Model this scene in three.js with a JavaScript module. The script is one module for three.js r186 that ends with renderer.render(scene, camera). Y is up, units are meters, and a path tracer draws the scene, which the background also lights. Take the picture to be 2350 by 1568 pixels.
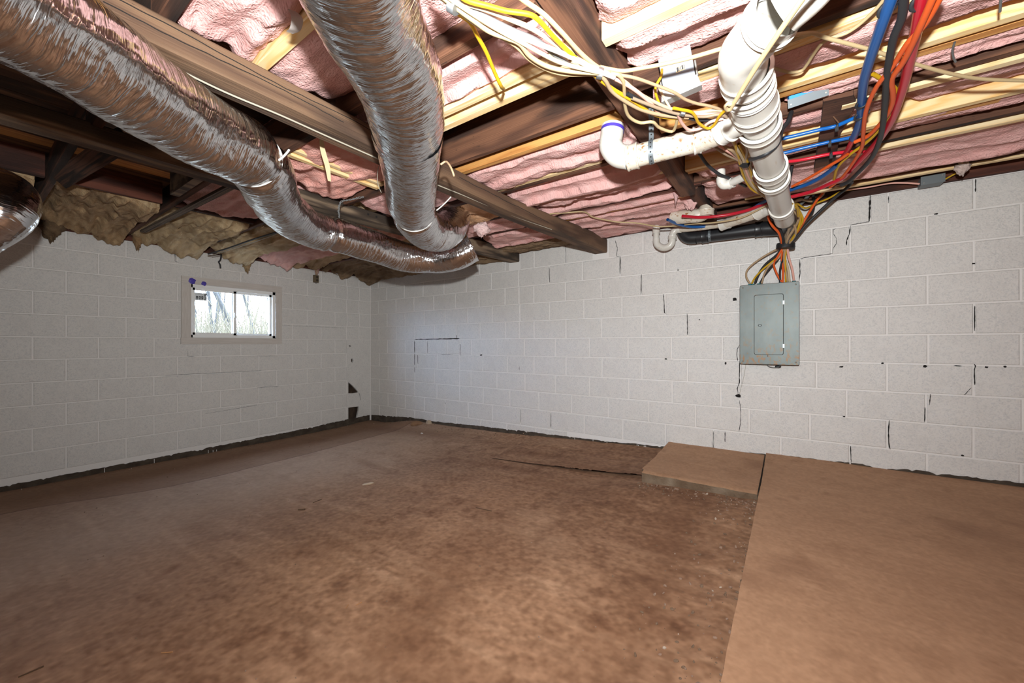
import * as THREE from 'three';
import { mergeGeometries } from 'three/addons/utils/BufferGeometryUtils.js';
import { ImprovedNoise } from 'three/addons/math/ImprovedNoise.js';

// ---------------------------------------------------------------- camera, sky, flash, exposure
const FOCAL = 901.5, TH = 0.6143, EYE = new THREE.Vector3(5.4674, 1.1522, 3.8301), HORIZON = 790.5;
const scene = new THREE.Scene();
const camera = new THREE.PerspectiveCamera(2 * Math.atan(784 / FOCAL) * 180 / Math.PI, 2350 / 1568, 0.05, 200);
camera.position.copy(EYE);
camera.rotation.y = TH;
camera.setViewOffset(2350, 1568, 0, 784 - HORIZON, 2350, 1568);   // lens shifted a little: verticals stay vertical
camera.updateProjectionMatrix();
scene.background = new THREE.Color(27, 38, 56);                // bright overcast winter sky outside the little window
const renderer = new THREE.WebGLRenderer({ antialias: true });
renderer.toneMapping = THREE.LinearToneMapping;
renderer.toneMappingExposure = 0.74;
renderer.shadowMap.enabled = true;
// the photographer's flash, held just above the camera and tilted up
const flash = new THREE.SpotLight(new THREE.Color(0.97, 1.0, 1.0), 42, 0, 1.5, 1, 2);
flash.name = 'camera_flash';
flash.position.set(EYE.x + 0.03, EYE.y + 0.27, EYE.z + 0.02);
flash.target.position.set(EYE.x - Math.sin(TH) * 3 + 0.15, EYE.y + 1.4, EYE.z - Math.cos(TH) * 3 - 0.1);
flash.castShadow = true; flash.shadow.mapSize.set(2048, 2048); flash.shadow.bias = -0.0005; flash.shadow.radius = 1.4;
scene.add(flash, flash.target);
// the same flash's light spilling to all sides off its diffuser cap
const spill = new THREE.PointLight(new THREE.Color(0.97, 1.0, 1.0), 5, 0, 2);
spill.name = 'flash_spill';
spill.position.set(EYE.x + 0.03, EYE.y + 0.29, EYE.z + 0.05);
spill.castShadow = true; spill.shadow.radius = 2;
scene.add(spill);

// ---------------------------------------------------------------- helpers
const V = (x, y, z) => new THREE.Vector3(x, y, z);
const RIGHT = V(Math.cos(TH), 0, -Math.sin(TH)), FWD = V(-Math.sin(TH), 0, -Math.cos(TH)), UPV = V(0, 1, 0);
const ray = (px, py) => V(0, 0, 0).addScaledVector(RIGHT, (px - 1175) / FOCAL).add(FWD).addScaledVector(UPV, (HORIZON - py) / FOCAL);
const at = (px, py, d) => ray(px, py).multiplyScalar(d).add(EYE);                   // the point seen there at that depth
const on = (px, py, ax, v) => { const d = ray(px, py); return d.multiplyScalar((v - EYE[ax]) / d[ax]).add(EYE); };  // ... on a plane of the room
function rng(seed) { let a = seed >>> 0; return () => { a = (a + 0x6D2B79F5) | 0; let t = Math.imul(a ^ (a >>> 15), 1 | a); t = (t + Math.imul(t ^ (t >>> 7), 61 | t)) ^ t; return ((t ^ (t >>> 14)) >>> 0) / 4294967296; }; }
const perlin = new ImprovedNoise();
const N3 = (x, y, z) => perlin.noise(x, y, z);
const fbm = (x, y, z, o = 4) => { let s = 0, a = 1, n = 0; for (let i = 0; i < o; i++) { s += a * N3(x, y, z + i * 7.3); n += a; a *= 0.5; x *= 2.03; y *= 2.03; } return s / n; };
const clamp = (x, a = 0, b = 1) => Math.min(b, Math.max(a, x));
const sstep = (a, b, x) => { const t = clamp((x - a) / (b - a)); return t * t * (3 - 2 * t); };
const mixc = (a, b, t) => [a[0] + (b[0] - a[0]) * t, a[1] + (b[1] - a[1]) * t, a[2] + (b[2] - a[2]) * t];
const used = new Map();
function numbered(n) { const k = used.get(n) || 0; used.set(n, k + 1); return k ? n + '_' + String(k).padStart(3, '0') : n; }
function shade(o) { o.traverse(m => { if (m.isMesh) { m.castShadow = true; m.receiveShadow = true; } }); return o; }
function thing(name, label, category, pos, group) {
  const o = new THREE.Group(); o.name = numbered(name); scene.add(o);
  if (pos) o.position.copy(pos);
  o.userData = { label, category }; if (group) o.userData.group = group;
  return o;
}
function single(name, label, category, geo, mat, group) {
  const m = new THREE.Mesh(geo, mat); m.name = numbered(name); m.userData = { label, category }; if (group) m.userData.group = group;
  scene.add(m); return m;
}
function part(name, geo, mat, parent, extra) { const m = new THREE.Mesh(geo, mat); m.name = name; if (extra) Object.assign(m.userData, extra); parent.add(m); return m; }
function struct(name) { const o = new THREE.Group(); o.name = name; o.userData.kind = 'structure'; scene.add(o); return o; }
const merged = list => mergeGeometries(list.map(g => g.index ? g.toNonIndexed() : g).map(g => { for (const k of Object.keys(g.attributes)) if (!['position', 'normal', 'uv'].includes(k)) g.deleteAttribute(k); return g; }));

// ---------------------------------------------------------------- textures (what surfaces are made of)
function hash2(x, y, s) { let h = Math.imul(x, 374761393) ^ Math.imul(y, 668265263) ^ Math.imul(s, 1442695041); h = Math.imul(h ^ (h >>> 13), 1274126177); return ((h ^ (h >>> 16)) >>> 0) / 4294967296; }
function tnoise(x, y, p, q, s) {                                                // value noise that repeats after p, q cells
  const xi = Math.floor(x), yi = Math.floor(y), fx = x - xi, fy = y - yi, u = fx * fx * (3 - 2 * fx), v = fy * fy * (3 - 2 * fy);
  const x0 = ((xi % p) + p) % p, x1 = (x0 + 1) % p, y0 = ((yi % q) + q) % q, y1 = (y0 + 1) % q;
  const a = hash2(x0, y0, s), b = hash2(x1, y0, s), c = hash2(x0, y1, s), d = hash2(x1, y1, s);
  return a + (b - a) * u + (c - a) * v + (a - b - c + d) * u * v;
}
function tfbm(u, v, p, q, o, s) { let r = 0, a = 0.5, n = 0; for (let i = 0; i < o; i++) { r += a * tnoise(u * p, v * q, p, q, s + i); n += a; a *= 0.5; p *= 2; q *= 2; } return r / n; }
function texture(w, h, fn, srgb = true) {
  const d = new Uint8Array(w * h * 4);
  for (let y = 0, k = 0; y < h; y++) for (let x = 0; x < w; x++, k += 4) { const c = fn(x / w, y / h, x, y); d[k] = clamp(c[0], 0, 255); d[k + 1] = clamp(c[1], 0, 255); d[k + 2] = clamp(c[2], 0, 255); d[k + 3] = 255; }
  const t = new THREE.DataTexture(d, w, h); t.wrapS = t.wrapT = THREE.RepeatWrapping; t.magFilter = THREE.LinearFilter; t.minFilter = THREE.LinearMipmapLinearFilter; t.generateMipmaps = true;
  if (srgb) t.colorSpace = THREE.SRGBColorSpace; t.needsUpdate = true; return t;
}
const grey = (w, h, fn) => texture(w, h, (u, v, x, y) => { const g = fn(u, v, x, y) * 255; return [g, g, g]; }, false);
const std = o => new THREE.MeshStandardMaterial(o);
function woodMap(seed, base, dark, light, ringy, stain) {                        // u runs along the grain
  return texture(1024, 512, (u, v) => {
    const w = tfbm(u, v, 3, 4, 3, seed) * 0.22 + tfbm(u, v, 2, 16, 2, seed + 9) * 0.05;
    const ring = 0.5 + 0.5 * Math.sin((v * ringy + w * ringy * 1.6) * Math.PI * 2);
    const fib = tfbm(u, v, 8, 256, 2, seed + 20), blot = tfbm(u, v, 4, 6, 4, seed + 40);
    let c = mixc(base, dark, clamp(0.65 * ring * ring + 0.35 * (fib - 0.3)));
    c = mixc(c, light, clamp((fib - 0.55) * 1.1));
    const s = sstep(0.48, 0.75, blot) * stain; c = mixc(c, dark.map(q => q * 0.55), s);
    const sp = tnoise(u * 40, v * 60, 40, 60, seed + 77); if (sp > 0.955) c = mixc(c, [40, 26, 18], 0.35 * stain + 0.1);
    return c;
  });
}
const woodBump = grey(512, 512, (u, v) => 0.6 * tfbm(u, v, 6, 128, 3, 5) + 0.4 * tfbm(u, v, 24, 24, 3, 61));
const M = {};
{
  const mk = (map, o = {}) => std({ map, roughness: 0.85, bumpMap: woodBump, bumpScale: 0.0025, ...o });
  M.oldA = mk(woodMap(11, [112, 74, 52], [62, 36, 24], [150, 108, 80], 7, 0.75));
  M.oldB = mk(woodMap(23, [96, 62, 44], [52, 30, 20], [134, 94, 68], 5, 0.9));
  M.oldRed = mk(woodMap(37, [104, 58, 42], [58, 28, 20], [134, 82, 62], 6, 0.7));
  M.beam = mk(woodMap(41, [112, 86, 64], [66, 46, 34], [138, 110, 84], 4, 0.5), { bumpScale: 0.003 });
  M.beamGrey = mk(woodMap(43, [134, 114, 92], [62, 47, 36], [166, 146, 122], 5, 0.8), { bumpScale: 0.003 });
  M.pine = mk(woodMap(53, [238, 214, 170], [216, 176, 116], [246, 228, 192], 9, 0.0), { roughness: 0.7, bumpScale: 0.0008 });
  M.pine2 = mk(woodMap(59, [236, 210, 160], [222, 172, 98], [244, 224, 184], 14, 0.0), { roughness: 0.7, bumpScale: 0.0008 });
  M.amber = mk(woodMap(67, [214, 158, 90], [176, 112, 54], [226, 178, 112], 8, 0.1), { roughness: 0.65, bumpScale: 0.001 });
  M.sub = mk(woodMap(71, [118, 86, 58], [70, 46, 30], [146, 110, 78], 5, 0.7));
  const paint = texture(1024, 1024, (u, v) => {
    const f = tfbm(u, v, 160, 160, 2, 3), b = tfbm(u, v, 10, 10, 4, 8), g = tfbm(u, v, 60, 60, 3, 14);
    let c = mixc([220, 217, 213], [196, 195, 194], clamp((f - 0.42) * 1.5 + (g - 0.5) * 0.8));
    c = mixc(c, [206, 202, 198], clamp((b - 0.45) * 1.6) * 0.5);
    const p = tnoise(u * 300, v * 300, 300, 300, 77); if (p > 0.985) c = mixc(c, [120, 116, 114], 0.5);
    return c;
  });
  const paintB = grey(1024, 1024, (u, v) => 0.55 * tfbm(u, v, 120, 120, 3, 3) + 0.3 * tfbm(u, v, 30, 30, 3, 9) + 0.15 * (tnoise(u * 220, v * 220, 220, 220, 77) > 0.9 ? 0 : 1));
  M.paint = std({ map: paint, roughness: 0.62, bumpMap: paintB, bumpScale: 0.0028 });
  M.mortar = std({ color: 0xe6e3e0, roughness: 0.6, bumpMap: paintB, bumpScale: 0.001 });
  M.crack = std({ color: 0x1d1a18, roughness: 1 });
  M.bare = std({ map: texture(512, 512, (u, v) => mixc([92, 82, 70], [52, 42, 34], tfbm(u, v, 20, 20, 4, 5))), roughness: 1, bumpMap: woodBump, bumpScale: 0.003 });
  M.cavity = std({ map: texture(256, 256, (u, v) => mixc([92, 74, 58], [38, 28, 22], tfbm(u, v, 12, 12, 4, 15))), roughness: 1 });
  M.foil = std({
    color: 0xdcdcde, metalness: 1, roughness: 0.15,
    bumpMap: grey(1024, 1024, (u, v) => { const w = tfbm(u, v, 4, 6, 3, 2); const a = tfbm(u + w * 0.05, v, 160, 14, 3, 7), b = tfbm(u, v, 60, 10, 3, 17); return 0.5 * a + 0.5 * b; }), bumpScale: 0.0035
  });
  M.pvc = std({ map: texture(512, 512, (u, v) => { let c = mixc([214, 212, 206], [200, 195, 184], tfbm(u, v, 6, 6, 4, 3)); const d = tfbm(u, v, 14, 20, 4, 33); if (d > 0.72) c = mixc(c, [190, 166, 136], clamp((d - 0.72) * 4)); return c; }), roughness: 0.32 });
  M.pvcDirty = std({ map: texture(512, 512, (u, v) => { let c = mixc([212, 206, 194], [194, 182, 162], tfbm(u, v, 6, 6, 4, 43)); const d = tfbm(u, v, 18, 24, 4, 35); if (d > 0.64) c = mixc(c, [138, 96, 60], clamp((d - 0.64) * 5)); return c; }), roughness: 0.4 });
  M.abs = std({ color: 0x232427, roughness: 0.35 });
  M.purple = std({ color: 0x4a3aa8, roughness: 0.5 });
  M.galv = std({ color: 0x70777b, metalness: 0.4, roughness: 0.5 });
  M.steel = std({ color: 0x8f9294, metalness: 0.8, roughness: 0.45 });
  M.tape = std({ color: 0x8b8f92, metalness: 0.7, roughness: 0.35 });
  M.blackTape = std({ color: 0x17181a, roughness: 0.5 });
  const sheath = (c, r = 0.55) => std({ color: c, roughness: r });
  M.white = sheath(0xbfae90); M.tan = sheath(0xa88f70); M.dirty = sheath(0x94806a); M.yellow = sheath(0xc49a14); M.orange = sheath(0xd9591e); M.black = sheath(0x26272a); M.greyc = sheath(0x6a6c6c); M.pinkc = sheath(0xe0aa9c); M.cream = sheath(0xb8a27a); M.wire = sheath(0xa39c8c);
  M.blue = sheath(0x0f5fae, 0.3); M.blueDark = sheath(0x15508f, 0.35); M.red = sheath(0xb51d2e, 0.3); M.redBright = sheath(0xd22338, 0.3);
  M.brass = std({ color: 0x3a3b3e, metalness: 0.4, roughness: 0.5 });
  M.teal = sheath(0x1d6d74, 0.45);
  M.panel = std({ map: texture(512, 512, (u, v) => { let c = mixc([92, 97, 95], [80, 85, 84], tfbm(u, v, 8, 8, 4, 3)); const d = tfbm(u, v, 30, 30, 3, 21); const low = sstep(0.35, 0.0, v); if (d > 0.62 - 0.1 * low) c = mixc(c, [112, 78, 52], clamp((d - 0.62 + 0.1 * low) * 4) * (0.25 + 0.75 * low)); return c; }), metalness: 0.6, roughness: 0.44 });
  M.rust = std({ color: 0x6a4a34, roughness: 0.9 });
  M.vinyl = std({ color: 0xf2f2f0, roughness: 0.35 });
  M.trim = std({ map: texture(256, 256, (u, v) => mixc([214, 208, 202], [196, 188, 180], tfbm(u, v, 10, 10, 4, 3))), roughness: 0.6 });
  M.glass = new THREE.MeshPhysicalMaterial({ color: 0xffffff, transmission: 1, thickness: 0, roughness: 0.0, ior: 1.45 });
  M.plasticBox = std({ color: 0x868a92, roughness: 0.4 });
  M.plasticWhite = std({ color: 0xa8aaab, roughness: 0.4 });
  M.bark = std({ color: 0x2c2720, roughness: 1 });
  M.dryGrass = std({ color: 0x4a3f2a, roughness: 1 });
  M.nail = std({ color: 0xb0aca4, metalness: 0.8, roughness: 0.4 });
  M.paper = std({ color: 0xc4b18c, roughness: 0.9 });
  M.white2 = std({ color: 0xd8d6d0, roughness: 0.4 });
  const fuzz = grey(512, 512, (u, v) => 0.6 * tfbm(u, v, 90, 90, 3, 3) + 0.4 * tfbm(u, v, 40, 160, 2, 13));
  M.pink = std({ vertexColors: true, roughness: 1, bumpMap: fuzz, bumpScale: 0.006 });
  M.lint = std({ color: 0xd9a8a0, roughness: 1 });
  M.floor = null;
}
// ---------------------------------------------------------------- walls of painted concrete blocks
const COURSE = 0.2032, JOINT0 = 1.2192, XMAX = 8.4, ZMAX = 6.6, WTOP = JOINT0 + 5 * COURSE;
function blockGeo(L, H, seed) {                                  // face in the xy plane at z = 0, chamfered edges, 30 mm deep
  const r = rng(seed), j = () => (r() - 0.5) * 0.003, b = 0.005, x = L / 2, y = H / 2, D = 0.03, z1 = -0.0045;
  const f = [[-x + b + j(), -y + b + j(), 0], [x - b + j(), -y + b + j(), 0], [x - b + j(), y - b + j(), 0], [-x + b + j(), y - b + j(), 0]];
  const e = [[-x, -y, z1], [x, -y, z1], [x, y, z1], [-x, y, z1]], k = e.map(p => [p[0], p[1], -D]);
  const P = [], U = [], ou = r(), ov = r(), tri = (a, c, d) => { for (const p of [a, c, d]) { P.push(...p); U.push(ou + p[0] * 1.1, ov + p[1] * 1.1); } };
  const quad = (a, c, d, g) => { tri(a, c, d); tri(a, d, g); };
  quad(f[0], f[1], f[2], f[3]);
  for (let i = 0; i < 4; i++) { const n = (i + 1) % 4; quad(e[i], e[n], f[n], f[i]); quad(k[i], k[n], e[n], e[i]); }
  const g = new THREE.BufferGeometry(); g.setAttribute('position', new THREE.Float32BufferAttribute(P, 3)); g.setAttribute('uv', new THREE.Float32BufferAttribute(U, 2)); g.computeVertexNormals(); return g;
}
const FULL = [1, 2, 3, 4, 5, 6].map(s => blockGeo(0.401, COURSE - 0.009, s)), HALF = [11, 12, 13].map(s => blockGeo(0.2, COURSE - 0.009, s));
function layRow(parent, y0, xs, place, seed, gaps = []) {          // one mesh for each block between the head joints xs
  const r = rng(seed);
  for (let i = 0; i + 1 < xs.length; i++) {
    let spans = [[xs[i], xs[i + 1]]];
    for (const [a, b] of gaps) spans = spans.flatMap(([p, q]) => b <= p || a >= q ? [[p, q]] : [[p, a], [b, q]].filter(s => s[1] - s[0] > 0.03));
    for (const [a, b] of spans) {
      const L = b - a - 0.009, half = L < 0.27, set = half ? HALF : FULL, m = part('block', set[Math.floor(r() * set.length)], M.paint, parent);
      m.scale.x = L / (half ? 0.2 : 0.401); place(m, (a + b) / 2, y0 + COURSE / 2); m.translateZ((r() - 0.5) * 0.0016);
    }
  }
}
const run = (a, b, s = 0.41) => { const o = []; for (let x = a; x < b; x += s) o.push(x); return o; };
function slab(shape, depth, mat, parent, name) { const g = new THREE.ExtrudeGeometry(shape, { depth, bevelEnabled: false }); return part(name, g, mat, parent); }
const rect = (x0, y0, x1, y1) => { const s = new THREE.Shape(); s.moveTo(x0, y0); s.lineTo(x1, y0); s.lineTo(x1, y1); s.lineTo(x0, y1); s.closePath(); return s; };
const wallFar = struct('wall_far'), wallLeft = struct('wall_left');
{
  // far wall: z = 0, runs along x
  const core = slab(rect(-0.2, -0.4, XMAX + 0.2, WTOP), 0.2, M.mortar, wallFar, 'mortar'); core.position.z = -0.2042;
  const rows = {
    4: [0, 0.2, 0.61, 1.02, 1.43, 1.849, 2.265, 2.67, 3.08, 3.48, 3.9, 4.315, 4.72, 5.13, 5.54, 5.948, 6.045, 6.455, ...run(6.87, XMAX)],
    3: [0, 0.409, 0.819, 1.223, 1.636, 2.041, 2.457, 2.863, 3.275, 3.681, 4.088, 4.511, 4.92, 5.33, 5.73, 5.838, 6.239, 6.65, ...run(7.06, XMAX)],
    2: [0, 0.203, 0.628, 1.03, 1.44, 1.849, 2.258, 2.666, 2.869, 3.075, 3.48, 3.889, 4.3, 4.714, 5.124, 5.54, 5.634, 6.045, 6.453, ...run(6.87, XMAX)],
    1: [0, 0.416, 0.832, 1.244, 1.652, 2.065, 2.47, 2.881, 3.282, 3.696, 4.107, 4.519, 4.922, 5.33, 5.832, 6.241, 6.649, ...run(7.06, XMAX)],
    0: [0, 0.214, 0.632, 1.04, 1.45, 1.859, 2.269, 2.67, 2.872, 3.077, 3.486, 3.893, 4.305, 4.717, 5.124, 5.626, 6.038, 6.455, ...run(6.87, XMAX)],
    '-1': [0, 0.426, 0.838, 1.047, 1.29, 1.7, 1.927, 2.125, 2.539, 2.943, 3.354, 3.76, 4.168, 4.578, 4.993, 5.42, 5.835, 6.245, 6.65, ...run(7.06, XMAX)],
    '-2': [0, 0.224, 0.632, 1.047, 1.105, 1.5, 1.92, 2.317, 2.7, 3.077, 3.485, 3.897, 4.305, 4.714, 5.13, 5.64, 6.039, 6.451, ...run(6.86, XMAX)],
    '-3': [0, 0.44, 0.838, 1.047, 1.45, 1.92, 2.12, 2.539, 2.951, 3.354, 3.76, 4.175, 4.582, 4.982, 5.405, 5.818, 6.233, 6.657, ...run(7.06, XMAX)],
    '-4': [0, 0.224, 0.632, 1.047, 1.5, 1.92, 2.323, 2.736, 3.14, 3.553, 3.966, 4.37, 4.782, 5.194, 5.6, 6.04, 6.451, ...run(6.86, XMAX)],
    '-5': [0, 0.44, 0.838, 1.25, 1.659, 2.073, 2.47, 2.887, 3.293, 3.7, 4.114, 4.522, 4.925, 5.413, 5.835, 6.239, 6.65, ...run(7.06, XMAX)],
    '-6': [0, 0.23, 0.642, 1.047, 1.46, 1.867, 2.28, 2.687, 3.1, 3.5],
  };
  for (const k in rows) layRow(wallFar, JOINT0 + k * COURSE, k === '-6' ? rows[k] : [...rows[k], XMAX], (m, u, y) => m.position.set(u, y, 0), 100 + +k, k === '4' ? [[3.80, 3.965], [2.73, 2.885]] : []);

  // left wall: x = 0, runs along z, with the window opening and the damaged strip by the corner
  const sh = rect(-0.2, -0.4, ZMAX + 0.2, WTOP), hole = new THREE.Path(); hole.moveTo(1.425, 1.228); hole.lineTo(2.315, 1.228); hole.lineTo(2.315, 1.83); hole.lineTo(1.425, 1.83); hole.closePath(); sh.holes.push(hole);
  const cav = new THREE.Path(); cav.moveTo(0.05, -0.2); cav.lineTo(0.395, -0.2); cav.lineTo(0.395, 1.15); cav.lineTo(0.05, 1.15); cav.closePath(); sh.holes.push(cav);
  const lc = slab(sh, 0.2, M.mortar, wallLeft, 'mortar'); lc.rotation.y = -Math.PI / 2; lc.position.x = -0.0042;
  part('cavity_back', new THREE.BoxGeometry(0.02, 1.5, 0.5), M.cavity, wallLeft).position.set(-0.075, 0.5, 0.22);
  const place = (m, u, y) => { m.position.set(0, y, u); m.rotation.y = Math.PI / 2; };
  const win = [[1.40, 2.34]];
  for (let k = -6; k < 5; k++) {
    const odd = k & 1, base = odd ? [0, 0.2, 0.41, 0.602, 1.012, 1.409, 1.82, 2.216, 2.622, 3.028, 3.435] : [0, 0.21, 0.42, 0.812, 1.212, 1.62, 2.03, 2.425, 2.835, 3.237];
    const zs = [...base, ...run(base.at(-1) + 0.41, ZMAX), ZMAX];
    layRow(wallLeft, JOINT0 + k * COURSE, zs, place, 300 + k, [...(k >= 0 && k < 3 ? win : []), ...(k < 0 ? [[0, 0.41]] : [])]);
  }
  // patched strip with holes broken through it: outline traced on the wall itself, 6 to 9 mm thick
  const zy = (px, py) => { const p = on(px, py, 'x', 0.002); return [p.z, p.y]; };
  const ps = rect(0.006, -0.2, 0.414, 1.216);
  const cut = pts => { const h = new THREE.Path(); pts.map(p => zy(...p)).forEach((q, i) => i ? h.lineTo(...q) : h.moveTo(...q)); h.closePath(); ps.holes.push(h); };
  cut([[799.5, 877], [809, 885], [822, 899], [822, 901], [811, 903], [799.5, 903]]);
  cut([[799.5, 936], [813, 934], [824, 933], [823, 943], [820, 955], [818, 968], [799.5, 972]]);
  cut([[801, 793], [804, 792], [806, 795], [803, 797]]);
  cut([[806, 824], [810, 823], [811, 828], [809, 833], [806, 831]]);
  cut([[823, 902], [826, 904], [827.5, 911], [828, 919], [826.6, 919], [826, 911], [824, 905]]);
  const pg = new THREE.ExtrudeGeometry(ps, { depth: 0.03, bevelEnabled: false }); const pm = part('patched_strip', pg, M.paint, wallLeft, { label: 'smooth patched strip with broken holes' }); pm.rotation.y = -Math.PI / 2; pm.position.x = 0.0005;
}
// cracks and gaps in the joints: thin jagged slots, 1 mm proud of the mortar
function crack(parent, wall, pts, w, seed) {
  const r = rng(seed), P = [];
  for (let i = 0; i + 1 < pts.length; i++) { const n = Math.max(1, Math.round(Math.hypot(pts[i + 1][0] - pts[i][0], pts[i + 1][1] - pts[i][1]) / 5)); for (let k = 0; k < n; k++) P.push([pts[i][0] + (pts[i + 1][0] - pts[i][0]) * k / n, pts[i][1] + (pts[i + 1][1] - pts[i][1]) * k / n]); }
  P.push(pts.at(-1));
  const Q = P.map(p => { const q = on(p[0] + (r() - 0.5) * 0.5, p[1] + (r() - 0.5) * 0.5, wall === 'far' ? 'z' : 'x', 0); return wall === 'far' ? [q.x, q.y] : [q.z, q.y]; });
  const A = [], B = [];
  Q.forEach((q, i) => { const a = Q[Math.max(0, i - 1)], b = Q[Math.min(Q.length - 1, i + 1)], d = Math.hypot(b[0] - a[0], b[1] - a[1]) || 1, t = w * (0.35 + 0.65 * r()) * (i === 0 || i === Q.length - 1 ? 0.4 : 1) / 2, nx = -(b[1] - a[1]) / d * t, ny = (b[0] - a[0]) / d * t; A.push([q[0] + nx, q[1] + ny]); B.unshift([q[0] - nx, q[1] - ny]); });
  const s = new THREE.Shape(); [...A, ...B].forEach((q, i) => i ? s.lineTo(...q) : s.moveTo(...q)); s.closePath();
  const m = part('crack', new THREE.ExtrudeGeometry(s, { depth: 0.004, bevelEnabled: false }), M.crack, parent);
  if (wall === 'far') m.position.z = -0.0028; else { m.rotation.y = -Math.PI / 2; m.position.x = 0.0012; }
}
[
  [[[951, 779], [1054, 777.5]], 0.016], [[[951, 782], [951.5, 810]], 0.012], [[[951.5, 812], [951, 838]], 0.009], [[[951.5, 843], [951.5, 855]], 0.006], [[[981, 783], [981.5, 811]], 0.006], [[[958.5, 815], [959, 835]], 0.007],
  [[[1047, 769], [1048, 778]], 0.009], [[[1056, 790], [1055.5, 816]], 0.004], [[[1011, 813], [1040, 814]], 0.004], [[[1192, 841], [1192, 850]], 0.006], [[[1021, 922], [1023, 928]], 0.006], [[[1260, 614], [1261, 648]], 0.005], [[[1298, 565], [1298.5, 604]], 0.004],
  [[[1412, 552], [1417, 570], [1415, 588], [1423, 590]], 0.006], [[[1423, 588], [1423, 629]], 0.009], [[[1472, 630], [1471, 676]], 0.008], [[[1523, 675], [1525, 717], [1527, 720]], 0.008], [[[1577, 720], [1578, 769]], 0.007],
  [[[1697, 792], [1692, 802], [1691, 815], [1693, 829]], 0.006], [[[1697.5, 832], [1697, 878], [1692, 892], [1694, 905]], 0.008], [[[1697, 919], [1700, 945], [1700, 965], [1696, 990]], 0.006], [[[1664, 991], [1664, 1015]], 0.008], [[[1637, 990], [1637, 1030]], 0.005],
  [[[1997, 448], [1995, 508]], 0.012], [[[1995, 509], [1970, 513], [1952, 517]], 0.005], [[[1952, 518], [1949, 538], [1943, 552], [1942, 563]], 0.009], [[[1918, 525], [1912, 528], [1912, 536]], 0.006], [[[1912, 536], [1920, 548], [1919, 560], [1912, 570], [1911, 581]], 0.005], [[[1911, 582], [1870, 588], [1844, 592], [1836, 595]], 0.005], [[[1836, 596], [1836, 628], [1834, 645]], 0.008],
  [[[2039, 450], [2039, 466]], 0.005], [[[2236, 836], [2239, 840], [2236, 848], [2237, 884]], 0.006], [[[2135, 905], [2133, 930]], 0.006], [[[2123, 935], [2122, 969]], 0.006], [[[2041, 965], [2039, 990], [2040, 1020], [2043, 1032]], 0.008], [[[1952, 1024], [1953, 1062]], 0.007], [[[2237, 1070], [2237, 702]].slice(0, 0), 0.006], [[[2237, 702], [2236.5, 760]], 0.006], [[[2229, 890], [2213, 907]], 0.004], [[[2239, 411], [2239, 440]], 0.006],
  [[[1192, 615], [1192, 640]].slice(0, 0), 0.004], [[[1230, 770], [1231, 1]].slice(0, 0), 0.004], [[[1229, 940], [1230, 985]].slice(0, 0), 0.004], [[[1194, 940], [1194, 970]], 0.004], [[[1264, 948], [1264, 982]], 0.005],
].forEach(([p, w], i) => p.length && crack(wallFar, 'far', p, w, 900 + i));
[
  [[[401, 574], [402, 600], [410, 602]], 0.006], [[[431, 806], [431, 818], [446, 819]], 0.004], [[[590, 817], [630, 817]], 0.003], [[[380, 862], [600, 851]], 0.0025], [[[470, 950], [590, 930]], 0.003], [[[590, 890], [640, 886]], 0.003], [[[648, 747], [790, 753]], 0.0025],
].forEach(([p, w], i) => crack(wallLeft, 'left', p, w, 960 + i));
// knocked-out spots and specks in the far wall
[[1686, 687, 5, 4], [1694, 909, 5, 4], [1932, 842, 2.5, 1.5], [2123, 841, 3, 2], [1937, 956, 2.5, 1.5], [1104, 815, 4, 2], [1528, 824, 3, 1.5], [2025, 834, 2.2, 1.3], [2264, 843, 2, 1.5], [2306, 842, 2, 1.5], [2200, 840, 5, 1], [1556, 620, 2, 1.5], [1665, 834, 2, 3], [2209, 1046, 2, 1.5], [2234, 605, 2, 1.2], [2149, 491, 2.5, 1.5], [1928, 842.5, 1.5, 1.2], [1605, 734, 1.2, 1.2]].forEach(([px, py, a, b], i) => {
  const c = on(px, py, 'z', 0), k = c.distanceTo(EYE) / FOCAL, r = rng(700 + i), s = new THREE.Shape();
  for (let j = 0; j < 9; j++) { const t = j / 9 * Math.PI * 2, q = 0.6 + 0.5 * r(); const x = Math.cos(t) * a * k * q, y = Math.sin(t) * b * k * q; j ? s.lineTo(x, y) : s.moveTo(x, y); }
  s.closePath(); part('chip', new THREE.ExtrudeGeometry(s, { depth: 0.004, bevelEnabled: false }), M.crack, wallFar).position.set(c.x, c.y, -0.0028);
});
// unpainted band along the foot of the walls, with a ragged paint edge and a few runs of paint
function bareBand(parent, wall, edge, foot, seed) {
  const r = rng(seed), s = new THREE.Shape(), top = [], n = 420, [a0, a1] = [edge[0][0], edge.at(-1)[0]];
  const val = (t, E) => { let i = 0; while (i < E.length - 2 && t > E[i + 1][0]) i++; const [x0, y0] = E[i], [x1, y1] = E[i + 1]; return y0 + (y1 - y0) * clamp((t - x0) / (x1 - x0)); };
  for (let i = 0; i <= n; i++) { const t = a0 + (a1 - a0) * i / n; let y = val(t, edge) + 0.016 * fbm(t * 6, seed, 0, 4) + (r() - 0.5) * 0.006; if (r() < 0.12) y -= 0.012 * r(); top.push([t, y]); }
  s.moveTo(a0, foot); s.lineTo(a1, foot); for (const p of top.reverse()) s.lineTo(...p); s.closePath();
  const m = part('bare_band', new THREE.ExtrudeGeometry(s, { depth: 0.0015, bevelEnabled: false }), M.bare, parent);
  if (wall === 'far') m.position.z = 0.0006; else { m.rotation.y = -Math.PI / 2; m.position.x = 0.0024; }
}
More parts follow.
